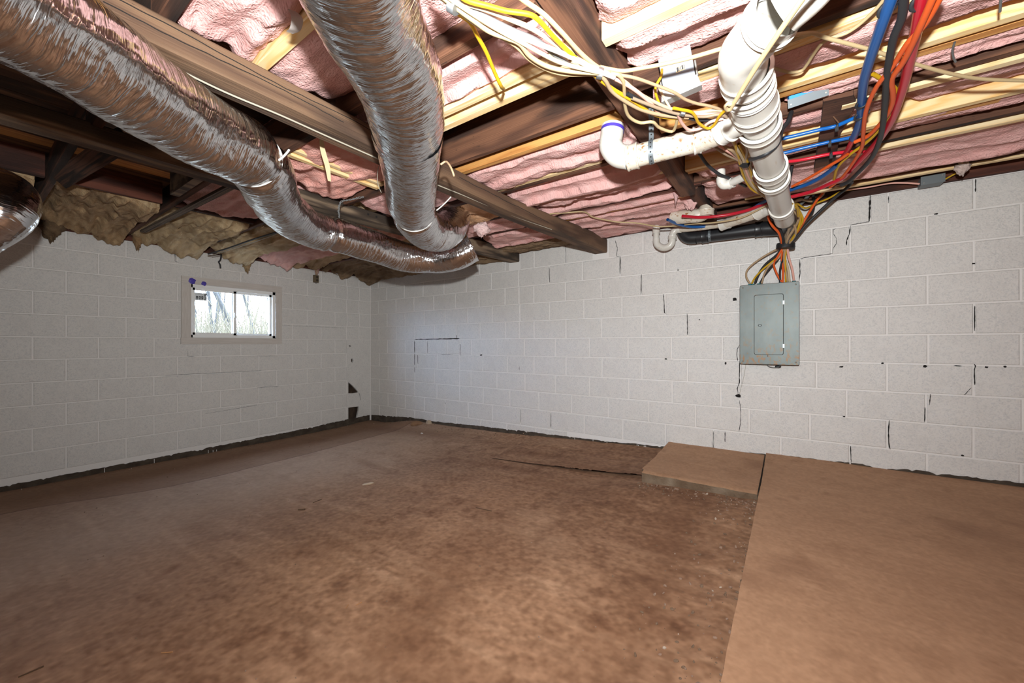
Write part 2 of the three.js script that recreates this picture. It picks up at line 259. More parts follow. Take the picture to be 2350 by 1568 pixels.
bareBand(wallFar, 'far', [[0.02, 0.03], [0.5, 0.055], [0.95, 0.085], [1.5, 0.085], [2.2, 0.115], [3.0, 0.14], [3.6, 0.155], [4.0, 0.165], [4.4, 0.19], [4.9, 0.225], [5.2, 0.245], [5.5, 0.262], [5.9, 0.275], [6.0, 0.252], [6.1, 0.282], [6.3, 0.28], [6.6, 0.285], [XMAX, 0.28]], -0.15, 7);
bareBand(wallLeft, 'left', [[0.02, 0.03], [0.42, 0.015], [1.0, -0.012], [1.6, -0.028], [2.2, -0.04], [2.8, -0.048], [3.6, -0.055], [ZMAX, -0.05]], -0.25, 8);
{
  const g = []; [[1384, 1030, 10], [1387, 1030, 12], [1462, 1024, 16], [1465, 1026, 14], [1478, 1028, 18], [1480, 1028, 20], [1482, 1028, 16], [1319, 1006, 5], [1361, 1010, 6], [1393, 1014, 6], [1952, 1062, 8], [1950, 1062, 7], [2035, 1070, 10], [1820, 1054, 6]].forEach(([x, y, h]) => { const p = on(x, y, 'z', 0.003), q = on(x, y + h, 'z', 0.003); const b = new THREE.BoxGeometry(0.004, p.y - q.y + 0.02, 0.002); b.translate(p.x, (p.y + q.y) / 2 + 0.01, 0.003); g.push(b); });
  part('paint_runs', merged(g), M.mortar, wallFar, { kind: 'stuff' });
  const h = []; [[478, 1037, 6], [489, 1037, 8], [497, 1036, 7], [354, 1058, 12], [240, 1080, 6], [735, 997, 6], [711, 1000, 5]].forEach(([x, y, n]) => { const p = on(x, y, 'x', 0.004), q = on(x, y + n, 'x', 0.004); const b = new THREE.BoxGeometry(0.002, p.y - q.y + 0.02, 0.004); b.translate(0.004, (p.y + q.y) / 2 + 0.01, p.z); h.push(b); });
  part('paint_runs', merged(h), M.mortar, wallLeft, { kind: 'stuff' });
}
// the two walls behind the camera, plain painted
{
  const w = struct('wall_rear'); part('block_face', new THREE.BoxGeometry(XMAX + 0.4, 3.1, 0.2), M.paint, w).position.set(XMAX / 2, 1.0, ZMAX + 0.1);
  const q = struct('wall_right'); part('block_face', new THREE.BoxGeometry(0.2, 3.1, ZMAX + 0.4), M.paint, q).position.set(XMAX + 0.1, 1.0, ZMAX / 2);
}
// ---------------------------------------------------------------- the dirty concrete and dirt floor
const dirtY = (x, z) => -0.09 + 0.034 * x - 0.012 * sstep(0, 2.5, z) * (1 - sstep(0.3, 2.5, x)) + 0.085 * Math.exp(-z / 0.55) * sstep(0.2, 1.6, x) + 0.055 * Math.exp(-((x - 0.95) ** 2 / 0.16 + (z - 0.06) ** 2 / 0.03)) + 0.03 * Math.exp(-(x * x + z * z) / 0.3)
  + 0.045 * Math.exp(-(((z - 0.9) / 0.45) ** 2)) * sstep(4.0, 4.7, x) + 0.016 * fbm(x * 1.3, z * 1.3, 3.1, 3) + 0.006 * fbm(x * 6, z * 6, 9.1, 3) * (0.4 + sstep(1.2, 0.2, z) + sstep(0.5, 0.05, 5.31 - x)) + 0.02 * sstep(0.35, 0.02, 5.31 - x) * (0.5 + fbm(x * 5, z * 5, 1, 2));
const slabY = (x, z) => 0.212 + 0.05 * Math.exp(-z / 0.35) + 0.006 * fbm(x * 1.6, z * 1.6, 5.5, 3) + 0.002 * fbm(x * 12, z * 12, 2.2, 2);
{
  const W = 5.4, D = 4.3;
  const shades = (u, v, s, wet) => {
    const w1 = tfbm(u, v, 3, 3, 3, s + 1) - 0.5, a = tfbm(u + w1 * 0.25, v + w1 * 0.35, 6, 5, 5, s), st = tfbm(u * 1 + v * 0 + w1 * 0.1, v, 9, 70, 3, s + 8), f = tfbm(u, v, 220, 200, 2, s + 20), m = tfbm(u, v, 40, 36, 3, s + 33);
    let c = mixc([162, 124, 94], [132, 97, 71], clamp(0.5 + (a - 0.5) * 2.0));
    c = mixc(c, [180, 144, 114], clamp((st - 0.52) * 1.8)); c = mixc(c, [108, 73, 49], clamp((m - 0.56) * 2.2));
    c = mixc(c, [106, 71, 48], clamp((tfbm(u, v, 5, 4, 4, s + 51) - 0.55) * 3.0) * 0.5 * wet);
    const g = (f - 0.5) * 52; return [c[0] + g, c[1] + g * 0.9, c[2] + g * 0.8];
  };
  // smears, scuffs and damp patches that lie on the floor (x, z, length, width, turn, strength)
  const smears = [[2.1, 1.5, 0.6, 0.12, 0.2, 0.3], [4.2, 2.6, 1.6, 0.35, 1.2, 0.42], [4.6, 1.3, 0.5, 0.16, 0.6, 0.3], [3.4, 2.6, 0.9, 0.2, 2.2, 0.28], [0.45, 2.2, 3.4, 0.42, Math.PI / 2, 0.38], [1.4, 0.35, 2.2, 0.3, 0, 0.4], [3.2, 0.95, 1.6, 0.16, 0, 0.4], [4.95, 1.6, 2.4, 0.3, Math.PI / 2, 0.45], [3.9, 1.1, 0.9, 0.2, 0.1, 0.35], [2.9, 3.2, 0.14, 0.05, 0.9, 0.5], [2.4, 2.9, 1.1, 0.3, 0.4, 0.2], [4.7, 3.0, 0.8, 0.3, 0.3, 0.3]];
  const pale = [[2.2, 1.35, 0.3, 0.12, 0.3, 0.35], [1.6, 2.0, 1.5, 0.4, 0.9, 0.18], [3.6, 0.5, 0.7, 0.2, 0, 0.22], [3.0, 1.25, 0.3, 0.1, 0, 0.2], [4.3, 1.9, 0.9, 0.3, 0.7, 0.16]];
  const blob = (L, x, z) => { let r = 0; for (const [cx, cz, l, w, t, s] of L) { const dx = x - cx, dz = z - cz; if (Math.abs(dx) > l + 0.3 || Math.abs(dz) > l + 0.3) continue; const p = dx * Math.cos(t) + dz * Math.sin(t), q = -dx * Math.sin(t) + dz * Math.cos(t); r = Math.max(r, s * Math.exp(-2.2 * ((p / l * 2) ** 2 + (q / w * 2) ** 2) / 2)); } return r; };
  const seam = z => 1.08 + 0.09 * sstep(0.8, 2.4, z) - 0.35 * sstep(2.7, 3.75, z);
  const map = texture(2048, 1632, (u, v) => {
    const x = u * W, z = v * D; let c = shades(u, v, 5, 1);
    c = mixc(c, [176, 148, 124], 0.6 * sstep(3.6, 1.6, x - 0.25 * (z - 2)) * (0.75 + 0.5 * tfbm(u, v, 5, 5, 4, 61)));   // greyer dust on the left half, painted paler to offset weak flash light
    const n = 0.6 + 0.8 * tfbm(u, v, 30, 26, 3, 71);
    c = mixc(c, [98, 62, 38], clamp(blob(smears, x, z) * n * 0.9)); c = mixc(c, [178, 148, 122], clamp(blob(pale, x, z) * n * 1.3));
    const e = Math.abs(x - (seam(z) + 0.04 * (tfbm(u, v, 8, 8, 3, 91) - 0.5))); if (z < 3.9) c = mixc(c, [56, 36, 24], 0.7 * sstep(0.012, 0.002, e) * (0.4 + 0.6 * tfbm(u, v, 30, 30, 2, 3)));
    if (x < seam(z)) c = mixc(c, [104, 70, 46], 0.35);
    return c;
  });
  const bump = grey(1024, 1024, (u, v) => 0.5 * tfbm(u, v, 24, 24, 4, 3) + 0.35 * tfbm(u, v, 120, 120, 2, 13) + 0.15 * (tnoise(u * 160, v * 160, 160, 160, 23) > 0.93 ? 1 : 0.3));
  map.wrapT = THREE.MirroredRepeatWrapping;
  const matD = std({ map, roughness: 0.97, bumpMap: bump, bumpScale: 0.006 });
  const map2 = texture(1536, 1536, (u, v) => { let c = shades(u, v, 105, 0.4); c = mixc(c, [184, 146, 114], 0.6); const d = clamp((tfbm(u, v, 7, 7, 4, 205) - 0.6) * 3); c = mixc(c, [98, 64, 44], d * 0.5); const st = sstep(0.02, 0.0, Math.abs((u - 0.42) - 0.8 * (v - 0.42)) - 0.014 * tfbm(u, v, 30, 30, 2, 4)) * sstep(0.09, 0.05, Math.abs(v - 0.42)); return mixc(c, [92, 58, 38], st * 0.6); });
  const matS = std({ map: map2, roughness: 0.95, bumpMap: bump, bumpScale: 0.003 });
  const matC = std({ map: texture(512, 512, (u, v) => { let c = mixc([140, 124, 106], [92, 72, 54], clamp(tfbm(u, v, 10, 8, 4, 7) * 1.5 - 0.2)); const p = tfbm(u, v, 7, 5, 3, 17); return p > 0.62 ? mixc(c, [176, 162, 140], clamp((p - 0.62) * 5)) : c; }), roughness: 1, bumpMap: bump, bumpScale: 0.01 });
  const matE = std({ color: 0x3a281c, roughness: 1 });
  const floor = struct('floor');
  function patch(name, x0, x1, z0, z1, st, yf, mat, uvf, skirt, edge, side) {   // a sheet over (x, z) with its sides carried down to y = skirt
    const nx = Math.max(2, Math.round((x1 - x0) / st)), nz = Math.max(2, Math.round((z1 - z0) / st)), P = [], U = [], I = [];
    for (let j = 0; j <= nz; j++) for (let i = 0; i <= nx; i++) { let x = x0 + (x1 - x0) * i / nx, z = z0 + (z1 - z0) * j / nz; if (edge) [x, z] = edge(x, z, i === 0 ? -1 : i === nx ? 1 : 0, j === 0 ? -1 : j === nz ? 1 : 0); P.push(x, yf(x, z), z); U.push(...uvf(x, z)); }
    for (let j = 0; j < nz; j++) for (let i = 0; i < nx; i++) { const a = j * (nx + 1) + i, b = a + 1, c = a + nx + 1, d = c + 1; I.push(a, c, b, b, c, d); }
    const g = new THREE.BufferGeometry(); g.setAttribute('position', new THREE.Float32BufferAttribute(P, 3)); g.setAttribute('uv', new THREE.Float32BufferAttribute(U, 2)); g.setIndex(I); g.computeVertexNormals();
    const m = part(name, g, mat, floor);
    if (skirt === undefined) return m;
    const S = [], SU = [], SI = [], ring = []; for (let i = 0; i <= nx; i++) ring.push(nz * (nx + 1) + i); for (let j = nz - 1; j >= 0; j--) ring.push(j * (nx + 1) + nx); for (let i = nx - 1; i >= 0; i--) ring.push(i); for (let j = 1; j <= nz; j++) ring.push(j * (nx + 1));
    let L = 0; ring.forEach((k, i) => { const x = P[3 * k], y = P[3 * k + 1], z = P[3 * k + 2]; if (i) { const p = ring[i - 1]; L += Math.hypot(x - P[3 * p], z - P[3 * p + 2]); } for (const q of [0, 0.25, 0.6, 1]) { const b = q ? 0.006 * fbm(x * 25, q * 4 + z * 25, 3, 2) : 0; S.push(x + b, y + (skirt - y) * q, z + b); SU.push(L, (y + (skirt - y) * q) * 1); } });
    for (let i = 0; i + 1 < ring.length; i++) for (let q = 0; q < 3; q++) { const a = i * 4 + q, b = a + 4; SI.push(a, a + 1, b, b, a + 1, b + 1); }
    const sg = new THREE.BufferGeometry(); sg.setAttribute('position', new THREE.Float32BufferAttribute(S, 3)); sg.setAttribute('uv', new THREE.Float32BufferAttribute(SU, 2)); sg.setIndex(SI); sg.computeVertexNormals();
    part(name + '_edge', sg, side || matC, m); return m;
  }
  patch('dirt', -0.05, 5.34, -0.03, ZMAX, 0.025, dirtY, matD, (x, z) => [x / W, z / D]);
  patch('slab', 5.312, XMAX, -0.02, ZMAX, 0.04, slabY, matS, (x, z) => [x / 3.1, z / 3.1], -0.2, (x, z, i, j) => [i < 0 ? x + 0.004 * fbm(1, z * 8, 3, 3) + (z < 0.95 ? 0.002 : 0) : x, z]);
  patch('ledge', 4.55, 5.302, -0.02, 0.88, 0.025, (x, z) => 0.2 + 0.045 * Math.exp(-z / 0.35) + 0.006 * fbm(x * 5, z * 5, 7, 3) - 0.012 * sstep(0.85, 0.89, z), matS, (x, z) => [x / 3.1 + 0.3, z / 3.1 + 0.2], -0.1, (x, z, i, j) => [x + (i < 0 ? 0.012 * fbm(2, z * 5, 1, 3) : 0) + (i < 0 && z > 0.82 ? 0.02 : 0), z + (j > 0 ? 0.014 * fbm(x * 7, 3, 1, 3) : 0)]);
  patch('step', 3.0, 4.545, -0.02, 0.8, 0.025, (x, z) => dirtY(x, z) + 0.002 + (0.004 + 0.02 * sstep(3.0, 4.4, x)) * sstep(2.98, 3.15, x) - 0.012 * sstep(3.12, 3.0, x), matD, (x, z) => [x / W, z / D + 0.1], -0.1, (x, z, i, j) => [x, z + (j > 0 ? 0.014 * fbm(x * 5, 8, 1, 3) - 0.09 * (x - 3.1) / 1.4 : 0)], matE);
  // gravel, crumbs of concrete and splinters
  const r = rng(51), pg = new THREE.IcosahedronGeometry(1, 0); const pm = std({ roughness: 1, color: 0xffffff });
  const NP = 1500, inst = new THREE.InstancedMesh(pg, pm, NP), d = new THREE.Object3D(), col = new THREE.Color(); inst.name = 'gravel'; inst.userData = { kind: 'stuff', label: 'loose gravel and crumbs of concrete scattered over the dirt floor', category: 'gravel' };
  for (let i = 0; i < NP; i++) {
    let x, z; const q = r();
    if (q < 0.35) { x = 5.3 - 0.32 * r() ** 1.8; z = 0.9 + 2.6 * r(); } else if (q < 0.55) { x = 4.55 + 0.75 * r(); z = 0.9 + 0.25 * r() * r(); } else if (q < 0.7) { x = 0.2 + 3 * r(); z = 0.03 + 0.35 * r() * r(); } else if (q < 0.78) { x = 0.03 + 0.2 * r() * r(); z = 0.2 + 3.4 * r(); } else { x = 0.4 + 4.8 * r(); z = 0.4 + 3.2 * r(); }
    const s = (0.0015 + 0.006 * r() ** 3) * (q > 0.78 ? 0.6 : 1); const y = (x > 2.95 && x < 4.54 && z < 0.7) ? 0.15 : dirtY(x, z);
    d.position.set(x, y + s * 0.3, z); d.rotation.set(r() * 6, r() * 6, r() * 6); d.scale.set(s * (0.7 + r()), s * (0.5 + 0.5 * r()), s * (0.7 + r())); d.updateMatrix(); inst.setMatrixAt(i, d.matrix);
    const t = r(); col.setRGB(...(t < 0.06 ? [0.42, 0.34, 0.27] : t < 0.55 ? [0.17, 0.11, 0.07] : [0.26, 0.17, 0.12])); inst.setColorAt(i, col);
  }
  scene.add(inst);
  const chunkGeo = (s, seed) => { const g = new THREE.IcosahedronGeometry(1, 1), p = g.attributes.position; for (let i = 0; i < p.count; i++) { const k = 1 + 0.5 * N3(p.getX(i) * 1.3 + seed, p.getY(i) * 1.3, p.getZ(i) * 1.3); p.setXYZ(i, p.getX(i) * s[0] * k, p.getY(i) * s[1] * k, p.getZ(i) * s[2] * k); } g.computeVertexNormals(); return g; };
  const chunk = (px, py, s, mat, label, seed, name = 'concrete_chunk', cat = 'rubble') => { const p = on(px, py, 'y', 0); const y = dirtY(p.x, p.z); const q = on(px, py, 'y', y); const m = single(name, label, cat, chunkGeo(s, seed), mat); m.position.set(q.x, dirtY(q.x, q.z) + s[1] * 0.5, q.z); m.rotation.y = seed; return m; };
  const paleC = std({ color: 0xb9a58e, roughness: 1 }), darkC = std({ color: 0x8a6a50, roughness: 1 });
  chunk(955, 973, [0.09, 0.035, 0.05], darkC, 'flat brown slab of rubble leaning at the foot of the far wall', 1.1);
  chunk(985, 972, [0.06, 0.03, 0.04], paleC, 'small pale lump of concrete beside the rubble slab at the far wall', 2.3);
  chunk(968, 995, [0.02, 0.008, 0.012], std({ color: 0xdad5cc, roughness: 0.9 }), 'little white chip lying on the dirt in front of the rubble', 3.2);
  chunk(846, 1112, [0.045, 0.01, 0.02], paleC, 'flat pale crumb on the dusty patch in the middle of the floor', 4.4);
  // sticks and splinters of wood
  const stick = (a, b, w, mat, label) => { const f = q => { let p = on(q[0], q[1], 'y', 0); for (let i = 0; i < 3; i++) p = on(q[0], q[1], 'y', dirtY(p.x, p.z)); p.y = dirtY(p.x, p.z) + w * 0.4; return p; }; const A = f(a), B = f(b), g = new THREE.CylinderGeometry(w * 0.5, w * 0.35, A.distanceTo(B), 5); const m = single('wood_splinter', label, 'splinter', g, mat); m.position.copy(A).add(B).multiplyScalar(0.5); m.quaternion.setFromUnitVectors(V(0, 1, 0), B.clone().sub(A).normalize()); };
  const sm = std({ color: 0xa8794e, roughness: 1 }), sd = std({ color: 0x55402f, roughness: 1 });
  stick([794, 1397], [799, 1389], 0.004, sm, 'short tan splinter lying on the dirt, upper of the two left of the middle');
  stick([817, 1390], [830, 1383], 0.004, sm, 'tan splinter lying beside the short one on the dirt');
  stick([1092, 1166], [1128, 1174], 0.006, sd, 'thin dark twig in the middle of the floor');
  stick([718, 1155], [738, 1147], 0.006, sd, 'dark sliver of wood on the dirt in the left half');
  stick([684, 1172], [700, 1171], 0.012, sd, 'stubby dark bit of bark on the dirt near the dark sliver');
  stick([42, 1556], [100, 1531], 0.006, sd, 'long dark stick in the bottom left corner');
  stick([370, 1500], [396, 1498], 0.005, sm, 'pale splinter near the bottom edge on the left');
}
// ---------------------------------------------------------------- timber overhead: two sagging beams, joists, blocking, subfloor
const joistY = z => 2.235 - 0.085 * sstep(0, 2.2, z);              // the floor above sags towards the middle of the house
function lumber(L, h, t, o = {}) {                                // along +x from 0, y from 0 up, z from 0 back to -t; chamfered; uv in grain direction
  const { b = 0.004, n = Math.max(1, Math.round(L / 0.25)), seed = 1, wob = 0.002, sag = null, per = 1.6 } = o;
  const prof = [[b, 0], [t - b, 0], [t, b], [t, h - b], [t - b, h], [b, h], [0, h - b], [0, b]].map(([z, y]) => [y, -z]);
  const len = [0]; for (let i = 1; i <= 8; i++) len.push(len[i - 1] + Math.hypot(prof[i % 8][0] - prof[i - 1][0], prof[i % 8][1] - prof[i - 1][1]));
  const P = [], U = [], I = [], r = rng(seed * 77 + 3), ou = r(), ov = r();
  for (let k = 0; k < 8; k++) for (let i = 0; i <= n; i++) for (const e of [0, 1]) {
    const p = prof[(k + e) % 8], x = L * i / n, dy = wob * fbm(x * 2, seed, 1, 2) + (sag ? sag(x) : 0), dz = wob * fbm(x * 2, seed, 5, 2), sc = sag && o.stretch ? o.stretch(x) : 1;
    P.push(x, p[0] * sc + dy, p[1] + dz); U.push(ou + x / per, ov + (len[k] + (e ? len[k + 1] - len[k] : 0)) / 0.5);
  }
  for (let k = 0; k < 8; k++) for (let i = 0; i < n; i++) { const a = (k * (n + 1) + i) * 2; I.push(a, a + 2, a + 1, a + 1, a + 2, a + 3); }
  for (const end of [0, n]) { const c = P.length / 3; for (let k = 0; k < 8; k++) { const j = (k * (n + 1) + end) * 2; P.push(P[3 * j], P[3 * j + 1], P[3 * j + 2]); U.push(ou + prof[k][1] / 0.5, ov + prof[k][0] / 0.5); } for (let k = 1; k < 7; k++) end ? I.push(c, c + k, c + k + 1) : I.push(c, c + k + 1, c + k); }
  const g = new THREE.BufferGeometry(); g.setAttribute('position', new THREE.Float32BufferAttribute(P, 3)); g.setAttribute('uv', new THREE.Float32BufferAttribute(U, 2)); g.setIndex(I);
  const q = g.toNonIndexed(); q.computeVertexNormals(); return q;
}
let lseed = 10;
const SIN = Math.sin(TH);
// near face of a joist whose lower near edge runs with slope m in the photograph, for the height it hangs at
const zOf = (m, y) => EYE.z - (y - EYE.y) * SIN / m;
function joist(name, label, cat, x0, x1, mNear, thick, height, mat, o = {}) {
  let y = 2.2, z = 2; for (let i = 0; i < 6; i++) { z = zOf(mNear, y); y = joistY(z) + (o.dy || 0); }
  const m = single(name, label, cat, lumber(x1 - x0, height, thick, { seed: ++lseed, b: o.b ?? 0.003, wob: o.wob ?? 0.002 }), mat, o.group);
  m.position.set(x0, y, z); return { m, y, z, back: z - thick };
}
const JOISTS = {};
const OLD_R = 'old floor joists right of the short header', NEW_R = 'new joists right of the short header';
// right of the header
JOISTS.R0 = joist('pine_joist', 'pale new joist at the top edge, its nailed end against the dark header beam', 'joist', 4.965, XMAX, 0.4704, 0.04, 0.2, M.pine);
JOISTS.R1 = joist('old_joist', 'dark old joist behind the white drain bend and the grey plastic box', 'joist', 4.965, XMAX, 0.377, 0.036, 0.2, M.oldB, { dy: 0.008 });
JOISTS.R1p = joist('pine_joist', 'pale new joist sistered behind the dark joist at the grey plastic box', 'joist', 5.13, XMAX, 0.3597, 0.036, 0.19, M.pine2);
JOISTS.R2 = joist('pine_joist', 'broad pale joist with striped grain behind the blue and red tubes, topmost at right', 'joist', 5.42, XMAX, 0.3110, 0.036, 0.2, M.pine2);
JOISTS.R2o = joist('old_joist', 'orange-brown old joist hugging the back of the topmost striped pale joist', 'joist', 4.965, 6.22, 0.3040, 0.04, 0.19, M.amber, { dy: 0.012 });
JOISTS.R3 = joist('old_joist', 'dark old joist with a grey wire hanging in front, upper right', 'joist', 4.965, XMAX, 0.2775, 0.036, 0.2, M.oldA, { dy: 0.004 });
JOISTS.R3p = joist('pine_joist', 'thin pale edge of a new joist under the dark joist with the hanging wire', 'joist', 5.65, XMAX, 0.2686, 0.036, 0.2, M.pine, { dy: -0.006 });
JOISTS.R4 = joist('pine_joist', 'striped pale new joist passing behind the end of the blue trunk pipe', 'joist', 4.965, XMAX, 0.2384, 0.036, 0.2, M.pine2);
JOISTS.R4o = joist('old_joist', 'amber old joist behind the striped joist at the small blue pipes', 'joist', 4.965, 6.2, 0.2350, 0.036, 0.2, M.amber, { dy: 0.008 });
JOISTS.R5 = joist('old_joist', 'dark scuffed old joist below the striped pale joists on the right', 'joist', 4.965, XMAX, 0.2195, 0.036, 0.2, M.oldB, { dy: 0.006 });
JOISTS.R5p = joist('pine_joist', 'thin pale edge of a new joist under the dark scuffed joist on the right', 'joist', 5.75, XMAX, 0.2116, 0.036, 0.2, M.pine, { dy: -0.006 });
JOISTS.R6 = joist('pine_joist', 'pale new joist nearest the far wall, above the metal junction box', 'joist', 5.2, XMAX, 0.1840, 0.036, 0.2, M.pine2);
JOISTS.R6o = joist('old_joist', 'dark old joist sandwiched between the two pale ones above the junction box', 'joist', 4.965, XMAX, 0.1790, 0.036, 0.2, M.oldA, { dy: 0.006 });
JOISTS.R6p = joist('pine_joist', 'lowest thin pale strip of joist above the junction box', 'joist', 5.5, XMAX, 0.1765, 0.036, 0.2, M.pine, { dy: -0.006 });
// between the main beam and the header
const LX0 = 3.82, LX1 = 4.862;
JOISTS.LA = joist('old_joist', 'dark old joist at the top edge between the two silver ducts', 'joist', 3.83, 7.2, 1.62, 0.04, 0.2, M.oldB);
JOISTS.LB = joist('pine_joist', 'pale new joist between the two silver ducts, its end resting on the brown beam', 'joist', 3.86, 4.86, 0.93, 0.04, 0.2, M.pine2);
JOISTS.L1 = joist('old_joist', 'dark old joist under the white cable bundle, right of the middle duct', 'joist', LX0, LX1, 0.5925, 0.04, 0.2, M.oldA);
JOISTS.L2a = joist('pine_joist', 'upper of the two parallel pale joists right of the middle duct', 'joist', LX0, LX1, 0.4763, 0.036, 0.2, M.pine);
JOISTS.L2b = joist('pine_joist', 'lower of the two parallel pale joists right of the middle duct', 'joist', LX0, LX1, 0.4466, 0.036, 0.2, M.pine);
JOISTS.L3 = joist('old_joist', 'big dark old joist with knots and scratches in the middle of the ceiling', 'joist', LX0, LX1, 0.3640, 0.04, 0.205, M.oldA, { b: 0.006 });
JOISTS.L4 = joist('amber_joist', 'amber coloured joist just below the big dark scratched joist', 'joist', LX0, LX1, 0.3400, 0.036, 0.19, M.amber);
JOISTS.L5 = joist('pine_joist', 'pale new joist end showing under folded pink insulation left of the white pipe elbow', 'joist', LX0, 4.62, 0.2850, 0.036, 0.2, M.pine);
JOISTS.L5o = joist('old_joist', 'dark old joist behind the pale end left of the white pipe elbow', 'joist', LX0, LX1, 0.2790, 0.036, 0.2, M.oldA, { dy: 0.004 });
JOISTS.L6 = joist('pine_joist', 'short pale joist showing between two pink batts under the white pipe', 'joist', LX0, LX1, 0.2447, 0.036, 0.2, M.pine);
JOISTS.L7 = joist('old_joist', 'brown old joist below the bulging pink batts, right of the brown beam', 'joist', LX0, 5.0, 0.2160, 0.038, 0.2, M.oldRed);
JOISTS.L8 = joist('amber_joist', 'amber joist peeping out between torn pink batts near the far wall', 'joist', LX0, LX1, 0.2040, 0.036, 0.2, M.amber);
JOISTS.L9 = joist('old_joist', 'brown old joist above the white pipe trap', 'joist', LX0, 4.96, 0.1870, 0.036, 0.2, M.oldRed);
// left of the main beam, over the second beam to the left wall
const XL = 3.83;
const kz = [[3.475, 'dark old joist crossing to the left wall, nearest the left edge', 'dark old joist between the two beams, above the left duct near the top'], [2.86, 'dark old joist above the ragged pink scrap left of the duct joint', 'dark old joist end just above the tie of the left duct'], [2.235, 'dark old joist running to the left wall behind the duct joint', 'dark old joist between the two beams, with the twisted hanger wire on it'], [1.75, 'narrow brown joist between brown and rosy batts above the window', 'brown joist between the beams, above the orange brown batt'], [1.30, 'dark joist between dirty batts left of the far corner', 'brown joist between the beams at the end of the middle duct'], [0.9, 'dark joist near the far left corner', 'brown joist between the beams beside the white frayed threads'], [0.45, 'dark joist closest to the far wall on the left', 'brown joist between the beams closest to the far wall']];
const YL = 2.25;                                                  // the joists hang higher left of the second beam
for (const [z, label, mid] of kz) {
  const m = single('old_joist', label, 'joist', lumber(2.72, 0.165, 0.04, { seed: ++lseed }), z < 2 ? M.oldRed : M.oldB); m.position.set(0.02, YL, z);
  JOISTS['K' + z] = { m, y: YL, z, back: z - 0.04 };
  const n = single('old_joist', mid, 'joist', lumber(1.07, 0.2, 0.04, { seed: ++lseed }), z < 2 ? M.oldRed : M.oldB); n.position.set(2.755, joistY(z), z);
}
// header and blocking that run the other way, along z
function cross(name, label, cat, x, z0, z1, y, h, t, mat, o = {}) { const m = single(name, label, cat, lumber(z1 - z0, h, t, { seed: ++lseed, ...o }), mat); m.rotation.y = -Math.PI / 2; m.position.set(x - 0, y, z0); return m; }
// (turned so that its length runs towards +z and its thickness towards +x)
cross('header_beam', 'dark short header beam between the cable bundle and the nailed pale joist', 'beam', 4.868, 1.0, 2.9, 2.145, 0.22, 0.092, M.oldA, { b: 0.006 });
cross('header_beam', 'farther dark header piece above the white trap, running to the far wall', 'beam', 4.895, 0.12, 0.98, 2.19, 0.2, 0.075, M.oldB, { b: 0.006 });
cross('blocking_board', 'dark red blocking board on edge at the left, above the dirty batts', 'blocking', 1.44, 2.90, 3.44, YL, 0.165, 0.04, M.oldRed);
cross('blocking_board', 'dark red blocking board at the left edge above the cut duct', 'blocking', 1.44, 3.49, 4.3, YL, 0.165, 0.04, M.oldRed);
cross('blocking_board', 'dark red blocking board with a pink wool scrap, left of the duct joint', 'blocking', 1.44, 2.26, 2.82, YL, 0.165, 0.04, M.oldRed);
cross('pine_blocking', 'pair of pale blocking boards above the duct joint, nearer one', 'blocking', 3.33, 2.26, 2.81, joistY(2.4) + 0.012, 0.15, 0.036, M.pine);
cross('pine_blocking', 'pair of pale blocking boards above the duct joint, farther one', 'blocking', 3.285, 2.26, 2.81, joistY(2.4), 0.15, 0.036, M.pine2);
cross('pine_block', 'short pale block wedged by the cut board left of the duct, under the left beam', 'blocking', 2.26, 3.0, 3.045, 2.1, 0.2, 0.5, M.beamGrey);
// the main beam and the second beam, each in one piece with split lines, sagging between the walls
function bigBeam(name, label, xr, z1, mat, bot, top, width) {
  const L = z1 + 0.001, g = lumber(L, 0.1, width, { seed: ++lseed, b: 0.008, n: 60, wob: 0.004, sag: x => bot(x), stretch: x => (top(x) - bot(x)) / 0.1, per: 1.9 });
  const m = single(name, label, 'beam', g, mat); m.rotation.y = -Math.PI / 2; m.position.set(xr - width, 0, 0.001); return m;
}
const main = thing('main_beam', 'long brown timber beam from top left to the far wall, thin wire along it', 'beam');
{
  const b = bigBeam('x', '', 3.955, 4.6, M.beam, z => 2.033 + 0.054 * sstep(2.1, 0, z), z => 2.128 + 0.1 * sstep(2.0, 0, z), 0.14); scene.remove(b); b.userData = {}; b.name = 'timber'; main.add(b);
  const cr = (z0, z1, y, s) => { const sh = []; for (let i = 0; i <= 24; i++) { const z = z0 + (z1 - z0) * i / 24; sh.push(V(3.9555, y + 0.012 * N3(z * 3, s, 0) + 0.004 * N3(z * 20, s, 1), z)); } part('split', new THREE.TubeGeometry(new THREE.CatmullRomCurve3(sh), 60, 0.0016, 4), M.crack, main); };
  cr(2.6, 3.65, 2.1, 1); cr(2.9, 3.6, 2.078, 5); cr(1.2, 2.2, 2.09, 8);
}
const second = thing('left_beam', 'greyish old timber beam behind the left silver duct, from left edge to far wall', 'beam');
{ const b = bigBeam('x', '', 2.873, 4.9, M.beamGrey, z => 2.082 + 0.042 * sstep(1.9, 0, z), z => 2.166 + 0.095 * sstep(1.7, 0, z), 0.133); scene.remove(b); b.userData = {}; b.name = 'timber'; second.add(b);
  for (const [px, py] of [[845, 492], [864, 498]]) { const p = on(px, py, 'x', 2.874); const h = part('bolt_hole', new THREE.CylinderGeometry(0.008, 0.008, 0.004, 10), M.crack, second); h.rotation.z = Math.PI / 2; h.position.copy(p); } }
